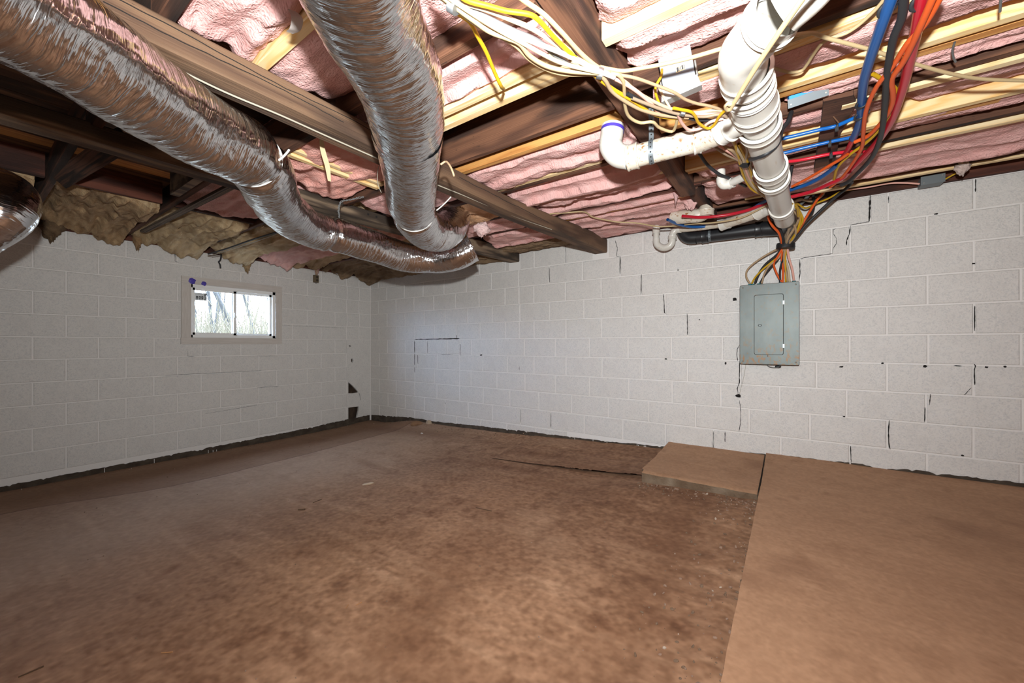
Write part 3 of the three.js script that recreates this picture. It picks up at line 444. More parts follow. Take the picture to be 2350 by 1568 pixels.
// slanting bridging between the left joists
function strut(name, label, a, b, w, t, mat) { const L = a.distanceTo(b), g = new THREE.BoxGeometry(L, w, t), m = single(name, label, 'bridging', g, mat); m.position.copy(a).add(b).multiplyScalar(0.5); m.quaternion.setFromUnitVectors(V(1, 0, 0), b.clone().sub(a).normalize()); return m; }
strut('bridging_strut', 'dark plank sloping from the left beam to the blocking board', V(2.72, 2.2, 3.33), V(1.5, 2.24, 3.43), 0.02, 0.1, M.oldB);
strut('bridging_strut', 'thin brown lath sloping across to the left wall below the left beam', V(2.72, 2.18, 2.79), V(0.4, 2.235, 2.79), 0.02, 0.045, M.beamGrey);
// dark scab board under the joists by the blue pipes
{
  const s = thing('scab_board', 'dark rough board nailed across the joists under the small blue and red pipes', 'board');
  const P = [[1890, 233], [1957, 219], [1965, 239], [1929, 305], [1914, 375], [1869, 388], [1884, 300]].map(([x, y]) => on(x, y, 'y', joistY(1.3) - 0.022)), sh = new THREE.Shape(); P.forEach((p, i) => i ? sh.lineTo(p.x, -p.z) : sh.moveTo(p.x, -p.z)); sh.closePath();
  const g = new THREE.ExtrudeGeometry(sh, { depth: 0.02, bevelEnabled: true, bevelSize: 0.002, bevelThickness: 0.002, bevelSegments: 1 }), m = part('board', g, M.oldB, s); m.rotation.x = -Math.PI / 2; m.position.y = joistY(1.3) - 0.02;
  const n = part('nail', new THREE.CylinderGeometry(0.003, 0.003, 0.05, 6), M.rust, s); const q = on(1918, 274, 'y', joistY(1.3) - 0.03); n.position.copy(q); n.rotation.set(1.0, 0, 0.5);
}
// the rim around the walls and the boards of the floor above
{
  const c = struct('ceiling'); let k = 0; const r = rng(8);
  for (let x = -0.1; x < XMAX + 0.1; x += 0.142, k++) { const b = lumber(ZMAX + 0.3, 0.02, 0.139, { seed: 200 + k, b: 0.0015, n: 4, wob: 0.001 }); const m = part('floor_board', b, r() < 0.12 ? M.amber : M.sub, c); m.rotation.y = -Math.PI / 2; m.position.set(x, 2.415 - 0.004 * r(), -0.15); }
  part('deck', new THREE.BoxGeometry(XMAX + 0.8, 0.1, ZMAX + 0.8), M.sub, c).position.set(XMAX / 2, 2.49, ZMAX / 2);
  const rim = (w, h, d, x, y, z) => part('rim_board', new THREE.BoxGeometry(w, h, d), M.oldRed, c).position.set(x, y, z);
  rim(XMAX + 0.4, 0.24, 0.14, XMAX / 2, WTOP + 0.1, -0.09); rim(0.14, 0.24, ZMAX + 0.4, -0.09, WTOP + 0.1, ZMAX / 2); rim(XMAX + 0.4, 0.4, 0.1, XMAX / 2, WTOP + 0.1, ZMAX + 0.05); rim(0.1, 0.4, ZMAX + 0.4, XMAX + 0.05, WTOP + 0.1, ZMAX / 2);
  // sill plate on the far wall, its lower face a little proud of the blocks
  const sp = part('sill_plate', lumber(XMAX, 0.075, 0.1, { seed: 400, b: 0.003 }), M.oldRed, c); sp.position.set(0, WTOP + 0.002, 0.028);
  const sl = part('sill_plate', lumber(ZMAX, 0.06, 0.1, { seed: 401, b: 0.003 }), M.oldRed, c); sl.rotation.y = -Math.PI / 2; sl.position.set(-0.075, WTOP - 0.035, 0);
}
// ---------------------------------------------------------------- glass wool batts between the joists
const PINK = [[0.66, 0.38, 0.355], [0.64, 0.28, 0.25], [0.70, 0.47, 0.44]], BROWN = [[0.42, 0.27, 0.14], [0.22, 0.13, 0.06], [0.56, 0.42, 0.25]], DIRTY = [[0.50, 0.36, 0.20], [0.30, 0.20, 0.10], [0.62, 0.50, 0.32]], MUCK = [[0.20, 0.13, 0.07], [0.09, 0.055, 0.03], [0.32, 0.22, 0.13]];
// x0..x1 along the joists, z0..z1 between them; low = how far its middle hangs (y); lips = torn layers lying like steps along the joists
function batt(label, x0, x1, z0, z1, low, o = {}) {
  const { seed = 1, lips = 3, amp = 0.014, edge = 0.02, tint = PINK, step = 0.016, ragX = 0.05, group, name = 'insulation_batt', res = 0.011, slope = 0, sagX = 0, big = 0.9, left = 0, ani = 1 } = o;
  const r = rng(seed * 131 + 7), nx = Math.max(8, Math.round((x1 - x0) / (res * 1.3))), nz = Math.max(8, Math.round((z1 - z0) / res)), top = 2.41;
  const Ls = []; for (let i = 0; i < lips; i++) Ls.push({ c: (i + 0.6 + 0.5 * (r() - 0.5)) / (lips + 0.3), s: step * (0.6 + 0.8 * r()) * (r() < 0.75 ? 1 : -0.8), w: 0.12 + 0.14 * r(), k: 1.6 + 2.2 * r(), p: r() * 50 });
  const H = (u, v, x, z) => {
    const ed = Math.min(v, 1 - v), ex = Math.min(u, 1 - u) * (x1 - x0);
    let y = low + slope * (v - 0.5) - sagX * Math.sin(Math.PI * u) - (left ? 0.075 * sstep(0.45, 0.05, x) : 0);
    y += edge * (1 - sstep(0, 0.22, ed)) ** 1.5 + 0.03 * (1 - sstep(0, 0.06, ex)) ** 2;
    for (const L of Ls) { const e = L.c + 1.6 * L.w * fbm(x * L.k, L.p, 1, 4) + 0.03 * fbm(x * 14, L.p, 3, 3); const q = sstep(e - 0.018, e + 0.03, v); y += L.s * (q - 0.5) - 0.008 * Math.exp(-(((v - e - 0.03) / 0.05) ** 2)); }
    y += amp * (1.3 * fbm(x * big * 3.2 / ani, z * big * 5.5 * ani, seed, 3) - 0.9 * Math.abs(fbm(x * big * 4.1 / ani + 3, z * big * 7 * ani, seed + 4, 3)) * 1.5);
    y += 0.0045 * fbm(x * 34, z * 46, seed, 3);
    return Math.min(y, top - 0.02);
  };
  const P = [], C = [], U = [], I = [], idx = (i, j) => j * (nx + 1) + i;
  const dk = ani > 1; const seen = (x, z, e) => { const a = clamp(0.5 + (dk ? 2.2 : 1.1) * fbm(dk ? x * 3 : x * 4, dk ? z * 13 : z * 6, seed + 9, 3)), b = clamp(0.5 + 1.6 * fbm(dk ? x * 9 : x * 16, dk ? z * 40 : z * 22, seed + 19, 3)); let c = mixc(tint[0], tint[1], a * (dk ? 0.95 : 0.55)); c = mixc(c, tint[2], b * 0.5 + e * 0.3); return c; };
  for (let j = 0; j <= nz; j++) for (let i = 0; i <= nx; i++) {
    const u = i / nx, v = j / nz; let x = x0 + (x1 - x0) * u, z = z0 + (z1 - z0) * v; const f = H(u, v, x, z);
    if (i === 0 || i === nx) x += ragX * fbm(z * 9, i + seed, 2, 4); else x += ragX * 0.9 * fbm(z * 9, (u < 0.5 ? 0 : nx) + seed, 2, 4) * (u < 0.5 ? sstep(0.12, 0, u) : sstep(0.88, 1, u));
    z += 0.006 * fbm(x * 18, j > nz / 2 ? 4 : 8, seed, 3) * (j === 0 || j === nz ? 1 : 0.3);
    P.push(x, f, z); C.push(...seen(x, z, 0)); U.push(x * 2, z * 2);
  }
  for (let j = 0; j < nz; j++) for (let i = 0; i < nx; i++) { const a = idx(i, j), b = idx(i + 1, j), c = idx(i, j + 1), d = idx(i + 1, j + 1); I.push(a, b, c, b, d, c); }
  const ring = []; for (let i = 0; i < nx; i++) ring.push(idx(i, 0)); for (let j = 0; j < nz; j++) ring.push(idx(nx, j)); for (let i = nx; i > 0; i--) ring.push(idx(i, nz)); for (let j = nz; j >= 0; j--) ring.push(idx(0, j));
  let prev = null;
  for (const k of ring) {
    const q = P.length / 3, x = P[3 * k], y = P[3 * k + 1], z = P[3 * k + 2];
    P.push(x, y, z, x, (y + top) / 2, z, x, top, z); for (let e = 0; e < 3; e++) { C.push(...seen(x, z, 0.5)); U.push((x + z) * 2, y * 2 + e * 0.15); }
    if (prev !== null) for (const e of [0, 1]) I.push(prev + e, prev + e + 1, q + e, q + e, prev + e + 1, q + e + 1);
    prev = q;
  }
  const g = new THREE.BufferGeometry(); g.setAttribute('position', new THREE.Float32BufferAttribute(P, 3)); g.setAttribute('color', new THREE.Float32BufferAttribute(C, 3)); g.setAttribute('uv', new THREE.Float32BufferAttribute(U, 2)); g.setIndex(I); g.computeVertexNormals();
  return single(name, label, 'insulation', g, M.pink, group);
}
const J = JOISTS, bay = (a, b) => [J[b].z + 0.004, J[a].back - 0.004];        // from the joist farther off to the nearer one
{
  const B = (label, x0, x1, z, off, o) => batt(label, x0, x1, z[0], z[1], (o.left ? YL : joistY((z[0] + z[1]) / 2)) + off, o);
  // right of the header
  B('big bright pink batt behind the grey plastic box and white cable', 4.975, 6.9, bay('R0', 'R1'), 0.025, { seed: 3, lips: 2, amp: 0.02, slope: -0.07, step: 0.02 });
  B('bright pink batt above the top pale joist, upper middle', 4.975, 7.6, [J.R0.z + 0.01, 3.15], 0.03, { seed: 4, lips: 2 });
  B('pink batt just right of the white drain bend, between dark and striped joists', 5.0, 7.9, bay('R1p', 'R2'), 0.012, { seed: 5, lips: 1, amp: 0.01, ragX: 0.08, slope: -0.05 });
  B('pink batt behind the blue metal bracket', 5.47, 6.15, bay('R2o', 'R3'), 0.02, { seed: 6, lips: 1, amp: 0.02, ragX: 0.1, slope: -0.06, step: 0.03 });
  B('pink batt with a rounded tip behind the hanging grey wire, upper right', 6.2, 7.9, bay('R2', 'R3'), 0.035, { seed: 7, lips: 2, slope: -0.09, ragX: 0.1, step: 0.025 });
  B('long pink batt between the two pale joists at the thin cream cable, right side', 5.9, 7.9, bay('R3p', 'R4'), 0.03, { seed: 8, lips: 2, amp: 0.012, slope: -0.06 });
  B('short pink batt behind the upper blue branch pipe, beside the scab board', 4.98, 5.85, bay('R3p', 'R4'), 0.035, { seed: 9, lips: 1, slope: -0.05 });
  B('torn pink batt hanging over the dark scuffed joist, right of the red pipe', 5.8, 6.34, bay('R4', 'R5'), 0.03, { seed: 10, lips: 2, slope: -0.09, ragX: 0.14 });
  B('pink scrap at the right edge over the dark scuffed joist', 6.75, 7.9, bay('R4', 'R5'), 0.05, { seed: 11, lips: 1, slope: -0.08, ragX: 0.1 });
  B('narrow pink batt behind the lower blue branch pipe', 4.98, 5.7, bay('R4o', 'R5'), 0.03, { seed: 12, lips: 1, slope: -0.05 });
  B('wide creased pink batt just above the electrical junction box', 5.35, 7.9, bay('R5p', 'R6'), 0.004, { seed: 13, lips: 3, amp: 0.022, step: 0.022, edge: 0.015, slope: -0.015 });
  B('pink batt behind the small white pipe elbow', 4.98, 5.33, bay('R5', 'R6'), 0.005, { seed: 14, lips: 1, amp: 0.026, ragX: 0.03 });
  B('loose pink batt behind the small white elbow and dark cable', 5.0, 5.42, [1.02, 1.2], 0.01, { seed: 15, lips: 1, ragX: 0.06 });
  // between the main beam and the header
  B('pink batt with a torn lip under the yellow cable, right of the middle duct', 3.84, 4.85, bay('L1', 'L2a'), 0.03, { seed: 21, lips: 2, amp: 0.016, step: 0.035, edge: 0.012, slope: -0.06 });
  B('pink batt at the top edge beside the middle duct and silver tape', 3.84, 4.86, bay('LB', 'L1'), 0.03, { seed: 22, lips: 1, amp: 0.02, slope: -0.07 });
  B('large bright pink batt filling the bay between the two silver ducts, upper left', 3.84, 4.85, bay('LA', 'LB'), 0.01, { seed: 23, lips: 2, amp: 0.035, big: 1.3, step: 0.03 });
  B('folded pink batt between the amber joist and the pale joist end, centre', 3.86, 4.85, bay('L4', 'L5'), 0.012, { seed: 24, lips: 2, amp: 0.026, step: 0.035, slope: -0.02 });
  B('pink batt under the white pipe elbow, centre right', 3.86, 4.86, bay('L5o', 'L6'), 0.004, { seed: 25, lips: 2, amp: 0.02, step: 0.035 });
  B('bulging pink batt just above the brown joist, right of the brown beam', 3.84, 4.86, bay('L6', 'L7'), -0.008, { seed: 26, lips: 2, amp: 0.022, step: 0.04, edge: 0.035 });
  B('ragged pink batt under the brown joist, around the amber joist', 3.84, 4.88, [J.L8.z - 0.02, J.L7.back - 0.002], 0.006, { seed: 27, lips: 1, step: 0.02, ragX: 0.06 });
  B('layered pink batt above the thin tan cable by the far wall', 3.84, 4.88, bay('L8', 'L9'), 0.0, { seed: 28, lips: 2, amp: 0.02, step: 0.03 });
  B('flat pink batt along the top of the far wall, right of the brown beam', 3.84, 4.88, [0.05, J.L9.back - 0.004], 0.0, { seed: 29, lips: 2, slope: 0.01 });
  // between the two beams
  B('crumpled salmon pink batt between the brown beam and the left beam', 2.9, 3.82, [2.28, 2.81], 0.01, { seed: 31, lips: 2, amp: 0.036, step: 0.03, tint: [[0.74, 0.36, 0.30], [0.70, 0.28, 0.22], [0.80, 0.48, 0.42]] });
  B('pink batt above the elbow of the middle duct', 2.9, 3.82, [1.8, 2.19], 0.012, { seed: 32, lips: 2, amp: 0.02 });
  B('orange brown batt above the end of the middle duct', 2.9, 3.82, [1.32, 1.7], -0.005, { seed: 33, lips: 3, amp: 0.03, tint: [[0.52, 0.27, 0.13], [0.30, 0.15, 0.07], [0.62, 0.40, 0.26]] });
  B('pink batt fringed with loose threads, left of the brown beam near the far wall', 2.9, 3.83, [0.93, 1.27], 0.0, { seed: 34, lips: 3, amp: 0.022 });
  B('draped pink batt under the brown beam near the far wall', 2.9, 3.83, [0.48, 0.87], -0.012, { seed: 35, lips: 2, amp: 0.026, step: 0.03 });
  B('blackened batt along the top of the far wall, between the two beams', 2.8, 3.83, [0.04, 0.42], -0.01, { seed: 36, lips: 4, amp: 0.03, tint: MUCK });
  // between the left beam and the left wall
  B('dirty brown batt at the far left, layered like bark', 0.03, 1.42, [2.90, 3.42], 0.0, { seed: 41, amp: 0.042, tint: BROWN, sagX: -0.02, left: 1, edge: 0.012, big: 1.2, ani: 1.7, lips: 4, step: 0.035 });
  B('dirty yellow batt left of the black angle iron, above the window', 0.03, 1.42, [2.28, 2.81], 0.0, { seed: 42, amp: 0.042, tint: DIRTY, left: 1, edge: 0.012, big: 1.2, ani: 1.7, lips: 4, step: 0.035 });
  B('brown batt at the left edge above the cut duct', 0.03, 1.42, [3.53, 4.3], 0.02, { seed: 43, tint: BROWN, left: 1, amp: 0.042, edge: 0.012, big: 1.2, ani: 1.7, lips: 4, step: 0.035 });
  B('pale pink scrap with a frayed edge behind the left beam', 1.5, 2.7, [2.28, 2.80], 0.02, { seed: 44, lips: 3, amp: 0.036, ragX: 0.16, slope: -0.03, left: 1, edge: 0.012 });
  B('mouldy yellow batt right of the black angle iron', 0.03, 1.5, [1.79, 2.19], 0.0, { seed: 45, amp: 0.042, tint: DIRTY, left: 1, edge: 0.012, big: 1.2, ani: 1.7, lips: 4, step: 0.035 });
  B('dull yellow batt above the thin brown joist, behind the silver duct', 1.5, 2.72, [1.79, 2.19], 0.0, { seed: 46, amp: 0.042, tint: DIRTY, left: 1, edge: 0.012, big: 1.2, ani: 1.7, lips: 4, step: 0.035 });
  B('rosy batt behind the left duct, above the hanging outlet', 0.1, 2.7, [1.34, 1.71], -0.01, { seed: 47, amp: 0.042, tint: [[0.66, 0.36, 0.30], [0.5, 0.25, 0.2], [0.74, 0.48, 0.42]], left: 1, edge: 0.012, big: 1.2, ani: 1.7, lips: 4, step: 0.035 });
  B('brown grey batt beyond the hanging outlet, near the far left corner', 0.06, 2.7, [0.94, 1.26], -0.01, { seed: 48, amp: 0.042, tint: BROWN, left: 1, edge: 0.012, big: 1.2, ani: 1.7, lips: 4, step: 0.035 });
  B('dark crumbling batt in the far left corner', 0.06, 2.7, [0.49, 0.86], -0.02, { seed: 49, amp: 0.042, tint: MUCK, left: 1, edge: 0.012, big: 1.2, ani: 1.7, lips: 4, step: 0.035 });
  B('darkest batt along the far wall at the left corner', 0.06, 2.72, [0.04, 0.41], -0.03, { seed: 50, amp: 0.042, tint: MUCK, left: 1, edge: 0.012, big: 1.2, ani: 1.7, lips: 4, step: 0.035 });
  // ragged tufts hanging down the left wall and from torn edges
  const tuft = (label, px, py, d, w, h, tint, seed) => {
    const c = at(px, py, d), k = d / FOCAL, W = w * k, H = h * k, g = new THREE.SphereGeometry(1, 22, 18), p = g.attributes.position, C = [];
    for (let i = 0; i < p.count; i++) { const x = p.getX(i), y = p.getY(i), z = p.getZ(i), n = 1 + 0.7 * fbm(x * 2 + seed, y * 2, z * 2, 3) + 0.35 * fbm(x * 8, y * 6, z * 8 + seed, 2), t = y < 0 ? 1 + y * 0.55 : 1; p.setXYZ(i, x * W * 0.5 * n * t, y * H * 0.5 * n, z * W * 0.4 * n * t); C.push(...mixc(tint[0], tint[1], clamp(0.5 + fbm(x * 3, y * 3, seed, 2)))); }
    g.setAttribute('color', new THREE.Float32BufferAttribute(C, 3)); g.computeVertexNormals(); const m = single('insulation_tuft', label, 'insulation', g, M.pink); m.position.copy(c); return m;
  };
  const dl = (px, py, x = 0.06) => on(px, py, 'x', x).sub(EYE).dot(FWD);
  tuft('big dark brown tuft of wool hanging over the left wall, leftmost', 118, 525, dl(118, 525), 46, 56, MUCK, 1);
  tuft('small rusty tuft hanging over the left wall, left of the window', 316, 548, dl(316, 548), 22, 50, BROWN, 2);
  tuft('pointed dirty tuft hanging just above the window', 566, 603, dl(566, 603), 20, 42, DIRTY, 3);
  tuft('pale pink wisp holding the hanging outlet', 727, 612, dl(727, 612), 18, 36, [[0.6, 0.4, 0.34], [0.5, 0.3, 0.25]], 4);
  tuft('small brown tuft by the far left corner', 836, 632, dl(836, 632, 0.1), 9, 20, BROWN, 5);
  tuft('fluffy white tuft of wool above the metal junction box', 2207, 387, 2.35, 26, 30, [[0.75, 0.62, 0.56], [0.6, 0.45, 0.4]], 6);
  tuft('stringy pink tuft beside the dark header near the far wall', 1551, 440, 2.75, 12, 54, [[0.78, 0.5, 0.48], [0.7, 0.4, 0.38]], 7);
  tuft('ragged pink tuft at the end of the bulging batt, by the farther header piece', 1585, 462, 2.9, 30, 40, [[0.78, 0.5, 0.48], [0.66, 0.36, 0.33]], 8);
  tuft('pink tuft hanging at the lower end of the farther header piece', 1610, 486, 3.0, 12, 22, [[0.74, 0.48, 0.46], [0.66, 0.36, 0.33]], 9);
  tuft('white frayed clump of threads left of the brown beam', 1105, 528, 3.0, 40, 30, [[0.8, 0.6, 0.57], [0.66, 0.42, 0.4]], 10);
}
// ---------------------------------------------------------------- flexible ducts in crinkled foil jackets
function ductGeo(curve, s0, s1, R, seed, pinch = [], ns = 150) {
  const total = curve.getLength(), L = (s1 - s0) * total, n = Math.round(L / 0.006), m = ns, P = [], U = [], I = [];
  const fr = curve.computeFrenetFrames(400, false);
  for (let i = 0; i <= n; i++) {
    const t = s0 + (s1 - s0) * i / n, c = curve.getPointAt(t), k = Math.round(t * 400), N = fr.normals[k], B = fr.binormals[k], s = t * total;
    for (let j = 0; j <= m; j++) {
      const a = j / m * Math.PI * 2, ca = Math.cos(a), sa = Math.sin(a);
      let d = 0.0007 * Math.cos(2 * Math.PI * s / 0.031 + a) + 0.013 * fbm(s * 5, ca * 1.1 + seed, sa * 1.1, 2);
      const w = s + 0.05 * fbm(s * 3, ca * 1.3, sa * 1.3 + seed, 2);
      d += 0.0042 * (0.35 - Math.abs(fbm(w * 24, ca * 1.3 + seed * 3, sa * 1.3, 3))) + 0.0011 * fbm(w * 90, ca * 4 + seed, sa * 4, 2) + 0.0026 * (0.3 - Math.abs(fbm(s * 22, ca * 4.5 + seed, sa * 4.5 + s * 9, 2)));
      let r = R + d; for (const [q, w2, dep] of pinch) r *= 1 - dep * Math.exp(-(((t - q) * total / w2) ** 2));
      P.push(c.x + (N.x * ca + B.x * sa) * r, c.y + (N.y * ca + B.y * sa) * r, c.z + (N.z * ca + B.z * sa) * r); U.push(s / 0.6, j / m);
    }
  }
  for (let i = 0; i < n; i++) for (let j = 0; j < m; j++) { const a = i * (m + 1) + j, b = a + m + 1; I.push(a, a + 1, b, b, a + 1, b + 1); }
  const g = new THREE.BufferGeometry(); g.setAttribute('position', new THREE.Float32BufferAttribute(P, 3)); g.setAttribute('uv', new THREE.Float32BufferAttribute(U, 2)); g.setIndex(I); g.computeVertexNormals(); return g;
}
const sp3 = pts => new THREE.CatmullRomCurve3(pts, false, 'centripetal');
function capDisc(curve, t, R, parent, mat, name) { const c = curve.getPointAt(t), d = curve.getTangentAt(t), m = part(name, new THREE.CylinderGeometry(R, R, 0.012, 40), mat, parent); m.position.copy(c); m.quaternion.setFromUnitVectors(V(0, 1, 0), d); return m; }
function tailStrip(parent, a, b, w) { const mid = a.clone().add(b).multiplyScalar(0.5).add(V(0, -0.008, 0)), c = new THREE.QuadraticBezierCurve3(a, mid, b), g = new THREE.TubeGeometry(c, 10, w, 4); const m = part('tie_tail', g, M.white2, parent, { label: 'white cable tie tail' }); return m; }
{
  // left duct
  const A = thing('foil_duct', 'left silver foil duct sweeping from the top left corner past a tied joint', 'duct');
  const pa = [[-180, -120, 1.9], [-20, -15, 1.9], [105, 62, 1.9], [225, 140, 1.9], [330, 213, 1.9], [445, 290, 1.9], [560, 350, 1.91], [598, 388, 1.9], [622, 440, 1.9], [662, 492, 1.905], [720, 528, 1.915], [790, 545, 1.92], [860, 567, 1.905], [930, 590, 1.88], [1000, 595, 1.88], [1050, 585, 1.9], [1085, 568, 1.96]].map(([x, y, h]) => on(x, y, 'y', h));
  const ca = sp3(pa), joint = on(588, 372, 'y', 1.9); let ta = 0, best = 9; for (let t = 0; t < 1; t += 0.002) { const d = ca.getPointAt(t).distanceTo(joint); if (d < best) { best = d; ta = t; } }
  const kink = on(757, 537, 'y', 1.92); let tk = 0; best = 9; for (let t = 0; t < 1; t += 0.002) { const d = ca.getPointAt(t).distanceTo(kink); if (d < best) { best = d; tk = t; } }
  part('jacket', ductGeo(ca, 0, ta, 0.126, 1, [[ta, 0.03, 0.1]]), M.foil, A); part('jacket', ductGeo(ca, ta, 1, 0.118, 2, [[ta, 0.03, 0.12], [tk, 0.02, 0.12]]), M.foil, A);
  const ring = (c, t, R, w, mat, parent, name) => { const g = new THREE.TorusGeometry(R, w, 8, 60), m = part(name, g, mat, parent); m.position.copy(c.getPointAt(t)); m.quaternion.setFromUnitVectors(V(0, 0, 1), c.getTangentAt(t)); return m; };
  ring(ca, ta, 0.112, 0.004, M.white2, A, 'tie'); const q = at(640, 368, 1.52); tailStrip(A, q, at(664, 344, 1.55), 0.0045); capDisc(ca, 0.998, 0.1, A, M.foil, 'end_collar');
  // twisted wire that hangs it from the joist
  const hw = thing('hanger_wire', 'twisted grey wire holding up the left duct by the left beam', 'wire');
  const hp = [[779, 500, 2.45], [777, 478, 2.45], [783, 463, 2.46], [800, 459, 2.5], [822, 454, 2.52], [835, 452, 2.53]].map(p => at(...p)), hc = sp3(hp);
  for (const k of [0, 1]) { const tw = []; for (let i = 0; i <= 60; i++) { const t = i / 60, a = t * 40 + k * Math.PI; tw.push(hc.getPointAt(t).add(V(0.004 * Math.cos(a), 0.004 * Math.sin(a), 0.003 * Math.cos(a * 1.3)))); } part('strand', new THREE.TubeGeometry(sp3(tw), 160, 0.0026, 5), M.greyc, hw); }
  // middle duct
  const B = thing('foil_duct', 'middle silver foil duct coming straight down the top centre and curling up at its end', 'duct');
  const pb = [[740, -260, 1.95], [795, -110, 1.95], [832, 0, 1.95], [885, 110, 1.95], [918, 190, 1.95], [932, 270, 1.95], [940, 340, 1.95], [942, 405, 1.95], [943, 455, 1.93], [955, 500, 1.905], [980, 528, 1.9], [1008, 535, 1.915]].map(([x, y, h]) => on(x, y, 'y', h)); pb.push(at(1030, 525, 2.88), at(1040, 503, 3.0), at(1046, 478, 3.1));
  const cb = sp3(pb); const near = (c, p) => { let bt = 0, bd = 9; for (let t = 0; t < 1; t += 0.002) { const d = c.getPointAt(t).distanceTo(p); if (d < bd) { bd = d; bt = t; } } return bt; };
  const t1 = near(cb, on(938, 305, 'y', 1.95)), t2 = near(cb, on(945, 487, 'y', 1.91));
  part('jacket', ductGeo(cb, 0, t1, 0.128, 5, [[t1, 0.03, 0.03]]), M.foil, B); part('jacket', ductGeo(cb, t1, t2, 0.124, 6, [[t1, 0.02, 0.05], [t2, 0.02, 0.06]]), M.foil, B); part('jacket', ductGeo(cb, t2, 1, 0.124, 7, [[t2, 0.02, 0.07]]), M.foil, B);
  const tapeGeo = ductGeo(cb, t1 - 0.008, t1 + 0.022, 0.1275, 9); part('foil_tape', tapeGeo, M.foil, B);
  ring(cb, t2, 0.117, 0.003, M.white2, B, 'tie'); tailStrip(B, at(1002, 483, 2.2), at(1035, 452, 2.22), 0.004); capDisc(cb, 0.998, 0.11, B, M.foil, 'end_collar');
  // stub at the left edge
  const C = thing('foil_duct', 'short bend of silver foil duct cut off by the left edge', 'duct');
  const pc = [[-330, 660, 2.0], [-180, 585, 2.02], [-70, 530, 2.05], [-8, 492, 2.08], [8, 462, 2.12], [-20, 436, 2.2], [-90, 410, 2.3], [-200, 380, 2.4]].map(p => at(...p));
  part('jacket', ductGeo(sp3(pc), 0, 1, 0.135, 12), M.foil, C);
}
// ---------------------------------------------------------------- drain pipes
function pipePart(name, pts, r, mat, parent, seg = 28, extra) { const c = pts.length === 2 ? new THREE.LineCurve3(pts[0], pts[1]) : sp3(pts); return part(name, new THREE.TubeGeometry(c, pts.length === 2 ? 4 : Math.max(8, pts.length * 8), r, seg), mat, parent, extra); }
function hub(parent, p, dir, r, len, mat, name = 'hub') {       // socket with a rolled lip at both ends
  const pr = [[r * 0.9, -len / 2], [r * 1.02, -len / 2], [r * 1.06, -len / 2 + 0.002], [r * 1.06, -len / 2 + 0.006], [r, -len / 2 + 0.01], [r, len / 2 - 0.01], [r * 1.06, len / 2 - 0.006], [r * 1.06, len / 2 - 0.002], [r * 1.02, len / 2], [r * 0.9, len / 2]].map(([a, b]) => new THREE.Vector2(a, b));
  const m = part(name, new THREE.LatheGeometry(pr, 40), mat, parent); m.position.copy(p); m.quaternion.setFromUnitVectors(V(0, 1, 0), dir.clone().normalize()); return m;
}
const lerp = (a, b, t) => a.clone().lerp(b, t);
function strap(name, label, pts, w, holes, cat = 'strap') {       // perforated galvanised strip following pts, w wide
  const o = thing(name, label, cat), c = sp3(pts), n = 40, P = [], I = [], side = pts.side;
  for (let i = 0; i <= n; i++) { const p = c.getPointAt(i / n); P.push(p.x - side.x * w / 2, p.y - side.y * w / 2, p.z - side.z * w / 2, p.x + side.x * w / 2, p.y + side.y * w / 2, p.z + side.z * w / 2); if (i) { const a = 2 * i - 2; I.push(a, a + 1, a + 2, a + 2, a + 1, a + 3); } }
  const g = new THREE.BufferGeometry(); g.setAttribute('position', new THREE.Float32BufferAttribute(P, 3)); g.setIndex(I); g.computeVertexNormals(); part('band', g, M.galv, o);
  const eye = EYE.clone(); for (let i = 0; i < holes; i++) { const p = c.getPointAt((i + 0.5) / holes), to = eye.clone().sub(p).normalize(), t = c.getTangentAt((i + 0.5) / holes), nn = side.clone().cross(t).normalize(); if (nn.dot(to) < 0) nn.negate(); const h = part('hole', new THREE.CylinderGeometry(w * 0.17, w * 0.17, 0.0012, 8), M.crack, o); h.position.copy(p).addScaledVector(nn, 0.0004); h.quaternion.setFromUnitVectors(V(0, 1, 0), nn); }
  return o;
}
